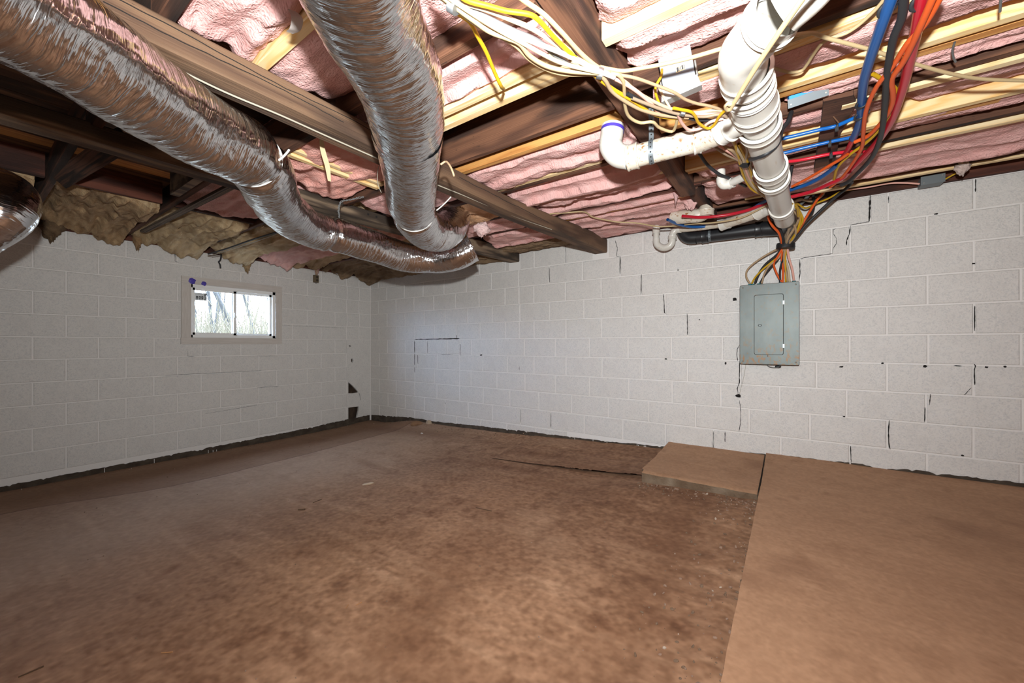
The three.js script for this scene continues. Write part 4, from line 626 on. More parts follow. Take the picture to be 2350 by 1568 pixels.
{
  const R4 = 0.057, S = thing('drain_stack', 'big white plastic drain with bends and a wye, running back to the far wall', 'pipe');
  // its line: hung level, running back along z and dropping a little
  const a0 = at(1850, -30, 0.86), a1 = at(1795, 20, 0.9), a2 = at(1742, 78, 0.98), a3 = at(1706, 122, 1.06), a4 = at(1706, 170, 1.16);
  pipePart('bend', [at(2030, -255, 0.80), at(1935, -140, 0.82), a0, a1], R4 * 1.02, M.pvc, S); pipePart('elbow', [a1, lerp(a1, a2, 0.5), a2, a3, lerp(a3, a4, 0.5), a4], R4 * 1.06, M.pvc, S, 36);
  const b0 = at(1712, 172, 1.17), b1 = at(1800, 505, 2.72), dir = b1.clone().sub(b0);
  hub(S, b0.clone(), a4.clone().sub(a3).add(dir.clone().normalize().multiplyScalar(0.05)), 0.067, 0.055, M.pvc); hub(S, a2.clone().lerp(a1, 0.5), a1.clone().sub(a2), 0.0635, 0.02, M.pvc, 'collar');
  pipePart('pipe', [b0, b1], R4, M.pvc, S, 40);
  const onPipe = py => { let t = 0; for (let i = 0; i < 40; i++) { const p = lerp(b0, b1, t), d = p.clone().sub(EYE), y = HORIZON - FOCAL * d.y / d.dot(FWD); t += (py - y) / 900; } return lerp(b0, b1, clamp(t)); };
  for (const [py, r, len] of [[204, 0.066, 0.04], [228, 0.066, 0.09], [250, 0.0675, 0.05], [290, 0.067, 0.05], [388, 0.066, 0.07], [412, 0.067, 0.05], [478, 0.064, 0.06]]) hub(S, onPipe(py), dir, r, len, M.pvc);
  // wye and the branch that runs left to an elbow up through the floor
  const w0 = onPipe(258), w1 = at(1668, 292, 1.5), w2 = at(1600, 322, 1.62), e0 = at(1446, 362, 1.74), e1 = at(1418, 356, 1.76), e2 = at(1402, 335, 1.77), e3 = at(1404, 308, 1.77);
  pipePart('wye_arm', [w0, w1], 0.05, M.pvc, S, 32); hub(S, lerp(w1, w2, 0.0), w2.clone().sub(w1), 0.056, 0.045, M.pvc); pipePart('offset', [w1, lerp(w1, w2, 0.5), w2], 0.052, M.pvcDirty, S, 32); hub(S, w2, e0.clone().sub(w2), 0.0515, 0.03, M.pvc, 'collar');
  pipePart('branch_pipe', [w2, e0], 0.0465, M.pvcDirty, S, 32); hub(S, lerp(e0, w2, 0.04), e0.clone().sub(w2), 0.053, 0.05, M.pvcDirty); pipePart('elbow', [e0, e1, e2, e3, at(1406, 290, 1.77)], 0.05, M.pvc, S, 32); pipePart('primer', [at(1405, 303, 1.768), at(1406, 296, 1.768)], 0.0515, M.purple, S, 28, { label: 'purple primer stain' });
  // lower end: tee into the black pipe along the far wall
  const k0 = at(1800, 505, 2.74), k1 = at(1803, 520, 2.86);
  const D = thing('black_drain_pipe', 'black plastic drain pipe along the top of the far wall, left of the cable knot', 'pipe');
  const d0 = at(1812, 508, 2.86), d1 = on(1795, 522, 'z', 0.2), d2 = on(1745, 526, 'z', 0.17), d3 = on(1600, 545, 'z', 0.15), d4 = on(1580, 545, 'z', 0.15), d5 = on(1570, 536, 'z', 0.15), d6 = on(1569, 520, 'z', 0.15);
  pipePart('elbow', [b1.clone(), d0, d1, d2], 0.056, M.abs, D, 32); pipePart('pipe', [d2, d3], 0.052, M.abs, D, 32); hub(D, lerp(d2, d3, 0.02), d3.clone().sub(d2), 0.058, 0.05, M.abs); hub(D, lerp(d2, d3, 0.86), d3.clone().sub(d2), 0.056, 0.05, M.abs); pipePart('elbow', [d3, d4, d5, d6, on(1569, 500, 'z', 0.15)], 0.054, M.abs, D, 32);
  const bs = [0, 1, 2, 3, 4, 5, 6].map(i => { const c = lerp(d2, d3, 0.78), a = -1.4 + i * 0.75; return V(c.x, c.y + 0.056 * Math.sin(a), c.z + 0.056 * Math.cos(a)); }); bs.push(V(bs[6].x, 2.2, bs[6].z)); bs.side = V(1, 0, 0); strap('perforated_strap', 'perforated grey strap round the black drain pipe', bs, 0.018, 14);
  // small trap on the far wall and its arm into the stack
  const T = thing('drain_trap', 'white plastic trap with a U bend in front of the far wall', 'pipe');
  const zt = 0.22, q = (x, y, z = zt) => on(x, y, 'z', z), rr = 0.026;
  pipePart('inlet', [q(1506, 500), q(1506, 552)], rr, M.pvc, T, 20); hub(T, q(1506, 530), V(0, 1, 0), rr * 1.2, 0.05, M.pvc); pipePart('u_bend', [q(1506, 548), q(1508, 560), q(1516, 567), q(1525, 569), q(1536, 565), q(1542, 556), q(1543, 544)], rr * 1.12, M.pvc, T, 20);
  pipePart('outlet', [q(1543, 548), q(1545, 535), q(1552, 528), q(1565, 527)], rr * 1.1, M.pvc, T, 20); hub(T, q(1543, 545), V(0, 1, 0), rr * 1.3, 0.035, M.pvc);
  pipePart('arm', [q(1560, 527), q(1600, 523, 0.3), q(1662, 514, 0.42)], rr * 0.95, M.pvcDirty, T, 20); hub(T, q(1664, 515, 0.43), V(1, 0.1, 0.4), rr * 1.5, 0.07, M.pvc, 'reducer'); pipePart('arm', [q(1668, 513, 0.44), q(1742, 488, 0.62)], 0.036, M.pvcDirty, T, 24); hub(T, q(1748, 485, 0.63), V(1, 0.2, 0.8), 0.045, 0.08, M.pvc); pipePart('arm', [q(1748, 485, 0.63), q(1775, 478, 0.7)], 0.038, M.pvc, T, 24);
  // small elbow left of the stack
  const E2 = thing('small_drain_pipe', 'small white elbow pipe joining the stack below the wye', 'pipe'); const s = (x, y, d) => at(x, y, d);
  pipePart('riser', [s(1655, 390, 2.2), s(1655, 412, 2.2)], 0.021, M.pvc, E2, 20); pipePart('elbow', [s(1655, 408, 2.2), s(1656, 418, 2.2), s(1662, 424, 2.2), s(1676, 422, 2.19)], 0.025, M.pvc, E2, 20); hub(E2, s(1677, 421, 2.19), s(1700, 410, 2.14).sub(s(1677, 421, 2.19)), 0.027, 0.03, M.pvc); pipePart('pipe', [s(1676, 421, 2.19), s(1735, 393, 2.0)], 0.021, M.pvc, E2, 20);
  // cream pipe stub up between the joists above the red and blue tubes
  const G = thing('closet_flange', 'cream rounded pipe fitting tucked between the joists above the red tube', 'pipe'); pipePart('bend', [at(1545, 500, 3.1), at(1580, 497, 3.0), at(1612, 492, 2.95), at(1622, 478, 2.95)], 0.05, M.pvcDirty, G, 24); hub(G, at(1620, 490, 2.93), V(0, 1, 0), 0.055, 0.05, M.pvcDirty);
  // perforated strap round the branch
  const bc = lerp(w2, e0, 0.66), bd = e0.clone().sub(w2).normalize(), up = V(0, 1, 0), fw = bd.clone().cross(up).normalize(); if (fw.dot(EYE.clone().sub(bc)) < 0) fw.negate();
  const st = [V(bc.x, 2.16, bc.z).addScaledVector(fw, 0.03)]; for (let i = 0; i < 8; i++) { const a = 1.15 - i * 0.42; st.push(bc.clone().addScaledVector(up, 0.05 * Math.sin(a)).addScaledVector(fw, 0.05 * Math.cos(a))); } st.side = bd; strap('perforated_strap', 'perforated grey strap holding the white branch pipe', st, 0.02, 14);
  const s2 = [at(1789, 252, 1.75), at(1778, 275, 1.68), at(1775, 297, 1.62), at(1785, 312, 1.66), at(1787, 325, 1.72)]; s2.side = V(0.8, 0.1, -0.4).normalize(); strap('perforated_strap', 'loose perforated grey strap dangling right of the stack', s2, 0.02, 9);
}
// ---------------------------------------------------------------- cables, tubes and what holds them
function cable(label, pts, r, mat, o = {}) {                      // pts: [px, py, height] on a level, or with o.d [px, py, depth]
  const P = pts.map(p => o.d ? at(p[0], p[1], p[2] ?? o.d) : o.z !== undefined ? on(p[0], p[1], 'z', p[2] ?? o.z) : on(p[0], p[1], 'y', p[2] ?? o.y ?? 2.0));
  const c = sp3(P), L = c.getLength(), g = new THREE.TubeGeometry(c, Math.max(12, Math.round(L / 0.012)), r, o.seg || 9);
  return single(o.name || 'cable', label, o.cat || 'cable', g, mat, o.group);
}
const LV = (pts, y) => pts.map(([px, py]) => [px, py, (Array.isArray(y) ? y[0] + (y[1] - y[0]) * sstep(0, 380, py) : y) === 0 ? 1 : ((Array.isArray(y) ? y[0] + (y[1] - y[0]) * sstep(0, 380, py) : y) - EYE.y) * FOCAL / (HORIZON - py)]);   // depths that keep a path at a level
{
  const h = 1.99;
  // the bundle from the top middle to the tape by the header
  const S = [1000, -40];
  cable('white cable along the upper edge of the taped bundle', [[985, -50], [1056, 3], [1112, 21], [1175, 46], [1223, 67], [1271, 99], [1319, 132], [1372, 158], [1400, 172]], 0.0062, M.white, { y: h + 0.01 });
  cable('yellow cable arching over the taped bundle', [[1040, -22], [1070, 0], [1120, 14], [1160, 25], [1220, 35], [1239, 49], [1271, 85], [1319, 132], [1357, 166], [1404, 203], [1457, 234], [1497, 261], [1543, 271], [1580, 268]], 0.0062, M.yellow, { y: h });
  cable('single white cable coming straight down to the bundle from the upper right', [[1165, -30], [1201, 0], [1247, 32], [1287, 72], [1335, 124], [1373, 155], [1400, 168]], 0.0062, M.cream, { y: h + 0.015 });
  cable('grey cable inside the taped bundle', [[1010, -20], [1056, 10], [1112, 38], [1175, 69], [1231, 93], [1280, 130], [1321, 156], [1372, 168]], 0.007, M.greyc, { y: h + 0.01 });
  cable('white cable with red print in the middle of the taped bundle', [[1005, -22], [1048, 12], [1080, 32], [1136, 61], [1183, 80], [1239, 102], [1303, 128], [1373, 163], [1410, 178]], 0.0066, M.white2, { y: h - 0.005 });
  cable('cream cable bowing low on the left of the taped bundle', [[995, -25], [1048, 18], [1089, 48], [1123, 72], [1160, 86], [1191, 99], [1215, 128], [1255, 152], [1303, 163], [1372, 168]], 0.0066, M.cream, { y: h - 0.01 });
  cable('tan cable along the lowest edge of the taped bundle', [[1000, -15], [1046, 20], [1100, 60], [1180, 102], [1215, 136], [1255, 159], [1295, 170], [1372, 171], [1400, 174]], 0.006, M.cream, { y: h });
  cable('white cable that parts from the printed one in the bundle', [[1000, -28], [1050, 8], [1140, 66], [1207, 103], [1239, 121], [1287, 144], [1351, 161], [1376, 167]], 0.006, M.white, { y: h - 0.012 });
  cable('yellow cable end dropping out of the bundle onto the pale joists', [[1040, 15], [1053, 32], [1077, 49], [1096, 83], [1115, 118], [1136, 168], [1149, 196], [1156, 204, 2.12]], 0.006, M.yellow, { y: 2.03 });
  const wrap = (label, px, py, d, w, hgt, ang, mat) => { const t = thing('tape_wrap', label, 'tape'), c = at(px, py, d), k = d / FOCAL, g = new THREE.CylinderGeometry(1, 1, w * k, 20, 3, false), p = g.attributes.position; for (let i = 0; i < p.count; i++) { const n = 1 + 0.08 * N3(p.getX(i) * 3 + px, p.getY(i) * 60, p.getZ(i) * 3); p.setX(i, p.getX(i) * n * hgt * k / 2); p.setZ(i, p.getZ(i) * n * hgt * k / 3); } g.computeVertexNormals(); const m = part('tape', g, mat, t); t.position.copy(c); const ax = RIGHT.clone().multiplyScalar(Math.cos(ang)).addScaledVector(UPV, -Math.sin(ang)); m.quaternion.setFromUnitVectors(V(0, 1, 0), ax); return t; };
  wrap('silver tape round the cable bundle at the top edge, right of the middle duct', 1043, 14, 0.965, 18, 46, 0.55, M.tape);
  wrap('grey tape round the cable bundle in front of the header beam', 1377, 168, 1.215, 12, 34, 0.25, M.steel);
  wrap('grey tape round the thin bundle left of the wye', 1566, 258, 1.4, 9, 22, 0.2, M.steel);
  // from the tape to the wye
  cable('cream cable running from the tape past the grey box and across to the right edge', [[1376, 154], [1400, 159], [1430, 163], [1475, 156], [1524, 147], [1591, 131], [1663, 110], [1715, 99, 2.06], [1770, 88, 2.085], [1820, 81, 2.085], [1863, 76, 2.085], [1893, 86, 2.085], [1960, 104, 2.085], [2000, 115, 2.085], [2060, 135, 2.085], [2110, 150, 2.085], [2160, 164, 2.085], [2190, 171, 2.085], [2240, 180, 2.085], [2300, 184, 2.085], [2400, 186, 2.085]], 0.0058, M.cream, { y: 2.01 });
  cable('tan cable with a black mark, above the others between tape and wye', [[1400, 166], [1422, 172], [1457, 179], [1511, 198], [1550, 214], [1572, 228], [1600, 238], [1630, 244], [1665, 258], [1690, 290]], 0.005, M.tan, { y: 2.0 });
  cable('cream cable sagging in a big loop onto the white branch pipe', [[1400, 170], [1417, 171], [1430, 187], [1433, 215], [1434, 241], [1444, 268], [1470, 282], [1497, 280], [1513, 293], [1543, 302], [1551, 288], [1556, 270], [1566, 259]], 0.0056, M.cream, { y: 1.99 });
  cable('tan cable left of the yellow one, between tape and wye', [[1378, 172], [1390, 186], [1404, 209], [1444, 238], [1478, 254], [1530, 266], [1580, 270]], 0.0062, M.tan, { y: 1.985 });
  cable('pinkish cable beside the yellow one, between tape and wye', [[1372, 163], [1390, 171], [1444, 198], [1484, 228], [1516, 260], [1537, 268], [1600, 262], [1655, 262]], 0.006, M.pinkc, { y: 1.992 });
  cable('white cable curving below the grey box towards the wye', [[1400, 172], [1430, 185], [1462, 211], [1500, 233], [1537, 249], [1591, 259], [1645, 253], [1680, 262]], 0.0055, M.white, { y: 1.998 });
  cable('flat black cable in the thin bundle left of the wye', [[1440, 215], [1487, 241], [1537, 259], [1591, 273], [1634, 278], [1670, 290]], 0.0065, M.black, { y: 1.988 });
  cable('dirty tan cable under the black one left of the wye', [[1450, 225], [1480, 237], [1530, 255], [1564, 263], [1618, 268], [1652, 263], [1690, 285]], 0.0055, M.dirty, { y: 1.98 });
  cable('yellow cable dipping in a loop over the white branch pipe', [[1545, 248], [1564, 252], [1586, 257], [1596, 268], [1604, 283], [1628, 295], [1640, 285], [1650, 268], [1662, 255]], 0.0052, M.yellow, { y: 1.975 });
  cable('pale cable sagging just left of the yellow loop', [[1556, 262], [1566, 284], [1585, 299], [1610, 294], [1630, 280], [1660, 272]], 0.0055, M.pinkc, { y: 1.98 });
  cable('short yellow cable at the left side of the grey box', [[1519, 160, 2.12], [1517, 176, 2.08], [1505, 198, 2.05], [1504, 210, 2.04], [1513, 238, 2.02], [1522, 252, 2.0]], 0.0045, M.yellow, { y: 2.05 });
  cable('thin white cable below the grey box', [[1512, 195, 2.1], [1514, 205, 2.06], [1524, 224, 2.03], [1537, 246, 2.0]], 0.0042, M.white, { y: 2.05 });
  cable('long pale cable slanting in front of the white drain bend', [[1885, -60], [1840, 0], [1796, 63], [1752, 128], [1718, 182], [1685, 236], [1673, 253], [1666, 247], [1668, 238], [1676, 240]], 0.0062, M.cream, { y: 1.83 });
  cable('white cable curving right from the drain and up to the top edge', [[1735, 132, 2.05], [1749, 139, 2.08], [1778, 157], [1819, 166], [1840, 162], [1852, 148], [1866, 126], [1888, 98], [1905, 88], [1940, 77], [1965, 62], [1995, 36], [2020, 10], [2045, -25]], 0.0052, M.cream, { y: 2.12 });
  // the knot from the wye down the stack to the wall
  const kd = (a, b) => a + b, K = (label, pts, r, mat) => cable(label, pts, r, mat, { d: 1.6 });
  const dd = y => 1.19 + 0.0058 * (y - 260);                       // depth along the stack's near side
  const along = pts => pts.map(([x, y, e = 0]) => [x, y, dd(y) + e]);
  K('tan cable at the left of the knot below the wye', along([[1640, 330, 0.1], [1671, 340], [1693, 362], [1704, 380], [1720, 420], [1748, 447], [1775, 464], [1803, 467]]), 0.0062, M.tan);
  K('bright yellow cable in the knot, passing down the stack', along([[1695, 330, 0.05], [1713, 366], [1723, 393], [1727, 417], [1756, 445], [1780, 458], [1808, 465], [1826, 472], [1832, 497]]), 0.0058, M.yellow);
  K('tan cable bent like a bow in the knot below the wye', along([[1690, 300, 0.06], [1701, 318], [1715, 342], [1712, 371], [1728, 415], [1761, 439], [1800, 462]]), 0.006, M.tan);
  K('pink cable in the knot on the stack', along([[1700, 350, 0.05], [1709, 382], [1726, 415], [1756, 428], [1789, 439], [1802, 460]]), 0.0056, M.pinkc);
  K('dirty tan cable at the far left of the knot', along([[1620, 322, 0.1], [1640, 337, 0.05], [1665, 354], [1700, 372], [1716, 396]]), 0.0056, M.dirty);
  K('pinkish white cable in the left part of the knot', along([[1640, 326, 0.08], [1662, 342], [1688, 360], [1706, 380]]), 0.005, M.pinkc);
  K('yellow cable at the outer left of the knot', along([[1676, 305, 0.05], [1686, 330], [1693, 357], [1704, 398], [1714, 420], [1728, 437], [1760, 452]]), 0.0056, M.yellow);
  K('white cable in the middle of the knot', along([[1672, 308, 0.06], [1690, 340], [1706, 368], [1716, 404], [1740, 440], [1778, 462]]), 0.0056, M.white);
  K('grey brown cable at the right of the knot, hugging the stack', along([[1716, 330, 0.08], [1728, 352], [1722, 376], [1734, 398], [1770, 430], [1798, 448], [1806, 465]]), 0.0062, M.dirty);
  wrap('black tie round the knot of cables below the wye', 1708, 376, dd(376) - 0.01, 9, 24, -1.0, M.blackTape);
  wrap('grey tie round the knot of cables at the foot of the stack', 1806, 466, dd(466) + 0.02, 6, 22, -0.7, M.greyc);
  cable('black cable slipping down behind the small white elbow', [[1596, 338, 2.0], [1610, 360, 2.05], [1624, 379, 2.1], [1652, 401, 2.15], [1676, 410, 2.18], [1712, 428, 2.25]], 0.008, M.black, { d: 2.1 });
  cable('worn black cable slung across the front of the stack', [[1816, 258, 1.66], [1808, 280, 1.62], [1793, 300, 1.58], [1788, 322, 1.56], [1778, 338, 1.56], [1757, 354, 1.57], [1736, 362, 1.62], [1722, 366, 1.7]], 0.009, M.black, { d: 1.6 });
  cable('black cable hanging straight down right of the stack', [[1818, 380, 2.25], [1812, 410, 2.3], [1806, 452, 2.4]], 0.009, M.black, { d: 2.3 });
  // from the foot of the stack to the breaker panel: [px, py, z in front of the wall]
  const W = (label, pts, r, mat) => cable(label, pts, r, mat, { z: 0.2 });
  W('tan cable on the left of the hank above the panel tie', [[1806, 470, 0.6], [1820, 490, 0.5], [1812, 520, 0.4], [1806, 545, 0.3], [1801, 562, 0.22]], 0.0085, M.dirty);
  W('second tan cable in the hank above the panel tie', [[1806, 468, 0.6], [1832, 500, 0.48], [1822, 525, 0.38], [1808, 548, 0.3], [1804, 564, 0.22]], 0.0085, M.tan);
  W('grey brown cable in the hank above the panel tie', [[1804, 468, 0.6], [1810, 494, 0.5], [1816, 516, 0.42], [1804, 540, 0.3], [1799, 564, 0.22]], 0.0085, M.dirty);
  W('yellow cable curling at the right of the hank', [[1808, 470, 0.6], [1828, 478, 0.55], [1836, 500, 0.45], [1832, 524, 0.38], [1820, 546, 0.3], [1808, 564, 0.22]], 0.0078, M.yellow);
  W('looping tan cable at the right of the hank', [[1812, 474, 0.58], [1800, 492, 0.55], [1782, 497, 0.55], [1796, 505, 0.5], [1818, 512, 0.45], [1826, 536, 0.34], [1806, 566, 0.22]], 0.0075, M.tan);
  W('yellow cable looping round the far right of the hank', [[1826, 470, 0.5], [1838, 492, 0.44], [1842, 505, 0.4], [1832, 526, 0.34], [1818, 548, 0.28], [1807, 566, 0.22]], 0.0075, M.yellow);
  W('orange cable swinging left above the panel tie', [[1762, 480, 0.5], [1764, 500, 0.46], [1772, 517, 0.42], [1787, 534, 0.35], [1793, 550, 0.28], [1795, 566, 0.22]], 0.0085, M.orange);
  W('black cable beside the left orange cable above the panel tie', [[1764, 486, 0.5], [1772, 500, 0.46], [1785, 518, 0.4], [1796, 541, 0.32], [1798, 566, 0.22]], 0.0095, M.black);
  const NP = [[1722, 650], [1727, 650], [1734, 649], [1747, 648], [1790, 646], [1795, 646], [1800, 645], [1806, 645], [1810, 645], [1823, 640]];
  W('tan cable looping widest left into the panel top', [[1797, 566, 0.2], [1770, 579, 0.16], [1748, 592, 0.14], [1726, 608, 0.12], [1714, 622, 0.1], [1713, 636, 0.08], [1721, 651, 0.06]], 0.0072, M.tan);
  W('yellow cable second from the left into the panel top', [[1799, 568, 0.2], [1784, 590, 0.16], [1752, 617, 0.12], [1733, 637, 0.08], [1725, 651, 0.06]], 0.0068, M.yellow);
  W('thick black cable entering the panel top on the left', [[1798, 566, 0.21], [1782, 586, 0.17], [1758, 606, 0.13], [1742, 628, 0.09], [1733, 650, 0.06]], 0.0095, M.black);
  W('second black cable just right of the thick one above the panel', [[1800, 568, 0.19], [1786, 594, 0.15], [1766, 618, 0.11], [1752, 636, 0.08], [1744, 650, 0.06]], 0.007, M.black);
  W('tan cable fourth from the left into the panel top', [[1800, 566, 0.21], [1788, 590, 0.16], [1764, 612, 0.13], [1754, 630, 0.09], [1748, 650, 0.06]], 0.0078, M.tan);
  W('orange cable dropping straight into the middle of the panel top', [[1796, 566, 0.21], [1794, 590, 0.16], [1797, 620, 0.1], [1796, 648, 0.06]], 0.008, M.orange);
  W('orange cable bowing left before the middle of the panel top', [[1797, 567, 0.21], [1784, 590, 0.17], [1776, 604, 0.14], [1780, 622, 0.1], [1793, 648, 0.06]], 0.0075, M.orange);
  W('dark cable hidden behind the straight orange one', [[1800, 567, 0.2], [1796, 595, 0.15], [1790, 622, 0.1], [1790, 648, 0.06]], 0.0078, M.black);
  W('tan cable right of the middle into the panel top', [[1803, 566, 0.21], [1799, 590, 0.16], [1802, 615, 0.11], [1808, 648, 0.06]], 0.008, M.tan);
  W('yellow cable right of the middle into the panel top', [[1805, 567, 0.2], [1802, 595, 0.15], [1803, 622, 0.1], [1803, 648, 0.06]], 0.0065, M.yellow);
  W('white cable next to the pink one into the panel top', [[1805, 566, 0.2], [1801, 590, 0.15], [1808, 615, 0.1], [1812, 648, 0.06]], 0.0078, M.white);
  W('pink cable rightmost into the panel top', [[1807, 567, 0.21], [1810, 590, 0.16], [1818, 618, 0.11], [1822, 644, 0.06]], 0.0078, M.pinkc);
  wrap('black tape round all the cables above the breaker panel', 1803, 565, on(1803, 565, 'z', 0.22).sub(EYE).dot(FWD), 12, 36, -1.45, M.blackTape);
  wrap('blue tape peeping over the black tape above the panel', 1808, 559, on(1808, 559, 'z', 0.19).sub(EYE).dot(FWD), 5, 20, -1.45, M.blue);
  // wiring along the top of the far wall, right of the stack
  W('orange cable slanting from the panel hank up to the sill', [[1888, 444, 0.25], [1876, 458, 0.26], [1864, 476, 0.28], [1846, 506, 0.3], [1832, 530, 0.28], [1812, 558, 0.22]], 0.0085, M.orange);
  W('black cable slanting from the panel hank to the upper right', [[1944, 420, 0.55], [1955, 417, 0.5], [1945, 430, 0.45], [1920, 450, 0.38], [1885, 482, 0.33], [1850, 516, 0.3], [1826, 546, 0.26], [1806, 566, 0.22]], 0.01, M.black);
  W('short black cable looping up to the sill right of the stack', [[1866, 446, 0.2], [1868, 470, 0.22], [1862, 490, 0.25], [1846, 508, 0.28], [1832, 528, 0.28], [1814, 556, 0.22]], 0.009, M.black);
  W('tan cable from the hank up along the sill plate', [[1810, 470, 0.55], [1838, 458, 0.3], [1866, 462, 0.2], [1888, 448, 0.16], [1893, 438, 0.15], [1912, 426, 0.14], [1940, 410, 0.15]], 0.0075, M.tan);
  W('yellow cable along the sill plate right of the stack', [[1816, 470, 0.5], [1830, 468, 0.3], [1850, 478, 0.22], [1870, 468, 0.18], [1900, 456, 0.15], [1930, 440, 0.13], [1970, 432, 0.12]], 0.0065, M.yellow);
  W('thin grey cable stub jammed by the sill plate', [[1836, 470, 0.2], [1848, 458, 0.2], [1858, 444, 0.18]], 0.012, M.greyc);
  W('cream cable running along the sill to the metal junction box', [[1940, 436, 0.13], [1990, 430, 0.13], [2040, 421, 0.13], [2075, 420, 0.13], [2110, 422, 0.12]], 0.006, M.pinkc);
  cable('thin yellow cable leaving the junction box on the right', [[2164, 414, 0.1], [2175, 408, 0.12], [2194, 398, 0.14], [2210, 392, 0.15]], 0.005, M.yellow, { z: 0.1 });
  cable('thin tan cable along the joists left of the trap', [[1262, 491, 1.2], [1290, 489, 1.1], [1335, 486, 1.0], [1345, 488, 0.95], [1360, 498, 0.85], [1390, 505, 0.75], [1420, 510, 0.68], [1460, 512, 0.62], [1510, 520, 0.5], [1545, 519, 0.48], [1590, 514, 0.5], [1640, 511, 0.55], [1700, 500, 0.62], [1762, 470, 0.75]], 0.0058, M.cream, { z: 0.6 });
  // red and blue plastic water tube
  const X = (label, pts, r, mat, d) => cable(label, pts, r, mat, { d, name: 'water_tube', cat: 'tube', seg: 14 });
  X('thick blue trunk water tube from the top edge', LV([[2062, -45], [2045, 0], [2030, 40], [2012, 90], [1996, 138], [1983, 185], [1977, 240], [1974, 275], [1966, 300], [1958, 318]], [2.05, 2.12]), 0.0143, M.blueDark, 1.5);
  X('thick red trunk water tube from the top edge', LV([[2122, -40], [2113, 10], [2106, 54], [2092, 118], [2080, 174], [2064, 228], [2044, 280], [2018, 320], [2005, 336], [1990, 352], [1944, 398]], [2.05, 2.11]), 0.0143, M.red, 1.5);
  X('red tube running left from the end of the red trunk across the stack', LV([[1948, 394], [1938, 406], [1909, 420], [1862, 440], [1809, 454], [1758, 467], [1715, 483], [1665, 494], [1610, 499], [1566, 496]], 2.09), 0.0112, M.red, 2.6);
  X('dark red link tube below the end of the blue trunk', LV([[1959, 316], [1944, 346], [1920, 380]], 2.12), 0.0112, M.red, 2);
  X('blue tube curving left from the dark red link', LV([[1921, 378], [1908, 390], [1882, 408], [1850, 424], [1809, 438], [1758, 461], [1706, 491], [1652, 514], [1597, 521], [1558, 515], [1532, 504]], 2.1), 0.0112, M.blueDark, 2.5);
  X('upper small blue branch tube over the scab board', LV([[1722, 330], [1786, 320], [1839, 308], [1880, 298], [1916, 290], [1965, 269]], 2.13), 0.0082, M.blue, 1.9);
  X('lower small blue branch tube over the scab board', LV([[1724, 362], [1786, 354], [1839, 341], [1903, 326], [1952, 316]], 2.135), 0.0082, M.blue, 2);
  X('small red branch tube over the scab board', LV([[1724, 386], [1787, 374], [1839, 367], [1903, 354], [1941, 349], [1992, 349]], 2.14), 0.0082, M.redBright, 2.1);
  const clip = (label, px, py, d, r, mat) => { const t = thing('tube_clamp', label, 'clamp'), m = part('ring', new THREE.TorusGeometry(r, r * 0.28, 8, 24), mat, t); t.position.copy(at(px, py, d)); m.rotation.set(1.2, 0.3, 0.2); part('ear', new THREE.BoxGeometry(r * 1.2, r * 0.8, r * 0.6), mat, t).position.set(r * 1.3, r * 0.5, 0); return t; };
  clip('black clamp at the top of the blue trunk tube', 2036, 20, 1.06, 0.018, M.black); clip('black clamp at the middle of the blue trunk tube', 1978, 238, 1.53, 0.018, M.black); clip('black clamp at the top of the red trunk tube', 2114, 2, 1.03, 0.02, M.black);
  clip('copper ring where the upper blue branch meets the trunk', 1973, 266, 1.62, 0.0165, M.brass); clip('black coupling where the lower blue branch meets the trunk', 1959, 315, 1.83, 0.014, M.brass); clip('black coupling where the red branch meets the red trunk', 1995, 349, 1.96, 0.015, M.brass); clip('black coupling at the lower end of the red trunk', 1942, 400, 2.2, 0.0135, M.brass); clip('black coupling between the dark red link and the blue tube', 1920, 380, 2.12, 0.0125, M.brass);
  const sad = (label, px, py, d) => { const t = thing('tube_strap', label, 'strap'); const m = part('band', new THREE.TorusGeometry(0.0105, 0.004, 6, 16), M.black, t); m.rotation.y = Math.PI / 2 + 0.2; t.position.copy(at(px, py, d)); part('foot', new THREE.BoxGeometry(0.012, 0.02, 0.012), M.black, t).position.set(0, -0.014, 0.004); };
  sad('black strap on the upper blue branch tube', 1920, 290, 1.75); sad('black strap on the lower blue branch tube', 1904, 327, 1.9); sad('black strap on the small red branch tube', 1907, 354, 2.02);
  // loose cables among the tubes
  const Q = (label, pts, r, mat) => cable(label, pts, r, mat, { d: 1.5 });
  Q('thick black cable between the blue and red trunks', LV([[2080, -40], [2075, 0], [2070, 40], [2053, 82], [2043, 128], [2036, 174], [2032, 228], [2027, 281], [2016, 330], [1998, 365], [1970, 396], [1944, 419], [1930, 425]], [2.03, 2.09]), 0.0105, M.black);
  Q('orange cable that crosses the red trunk and turns left below the joists', LV([[2150, -25], [2139, 0], [2116, 52], [2091, 107], [2073, 142], [2047, 182], [2049, 214], [2048, 236], [2037, 262], [2016, 289], [1989, 314], [1962, 326]], [2.02, 2.1]), 0.0085, M.orange);
  Q('orange cable that stays left of the black cable down to the lower tubes', LV([[2166, -25], [2155, 0], [2118, 62], [2086, 95], [2048, 153], [2016, 193], [2000, 222], [1987, 258], [1981, 308], [1978, 338], [1957, 375], [1930, 410], [1905, 430]], [2.03, 2.09]), 0.0078, M.orange);
  Q('short orange cable sagging to the left below the scab board', LV([[1945, 354], [1928, 366], [1904, 380], [1871, 400], [1848, 413], [1818, 428]], 2.09), 0.0078, M.orange);
  Q('yellow cable weaving behind the orange ones', LV([[2004, 170], [2030, 186], [2052, 201], [2060, 216], [2056, 238], [2037, 270], [2012, 304], [1985, 330], [1952, 354], [1924, 382], [1914, 412]], [2.08, 2.1]), 0.007, M.yellow);
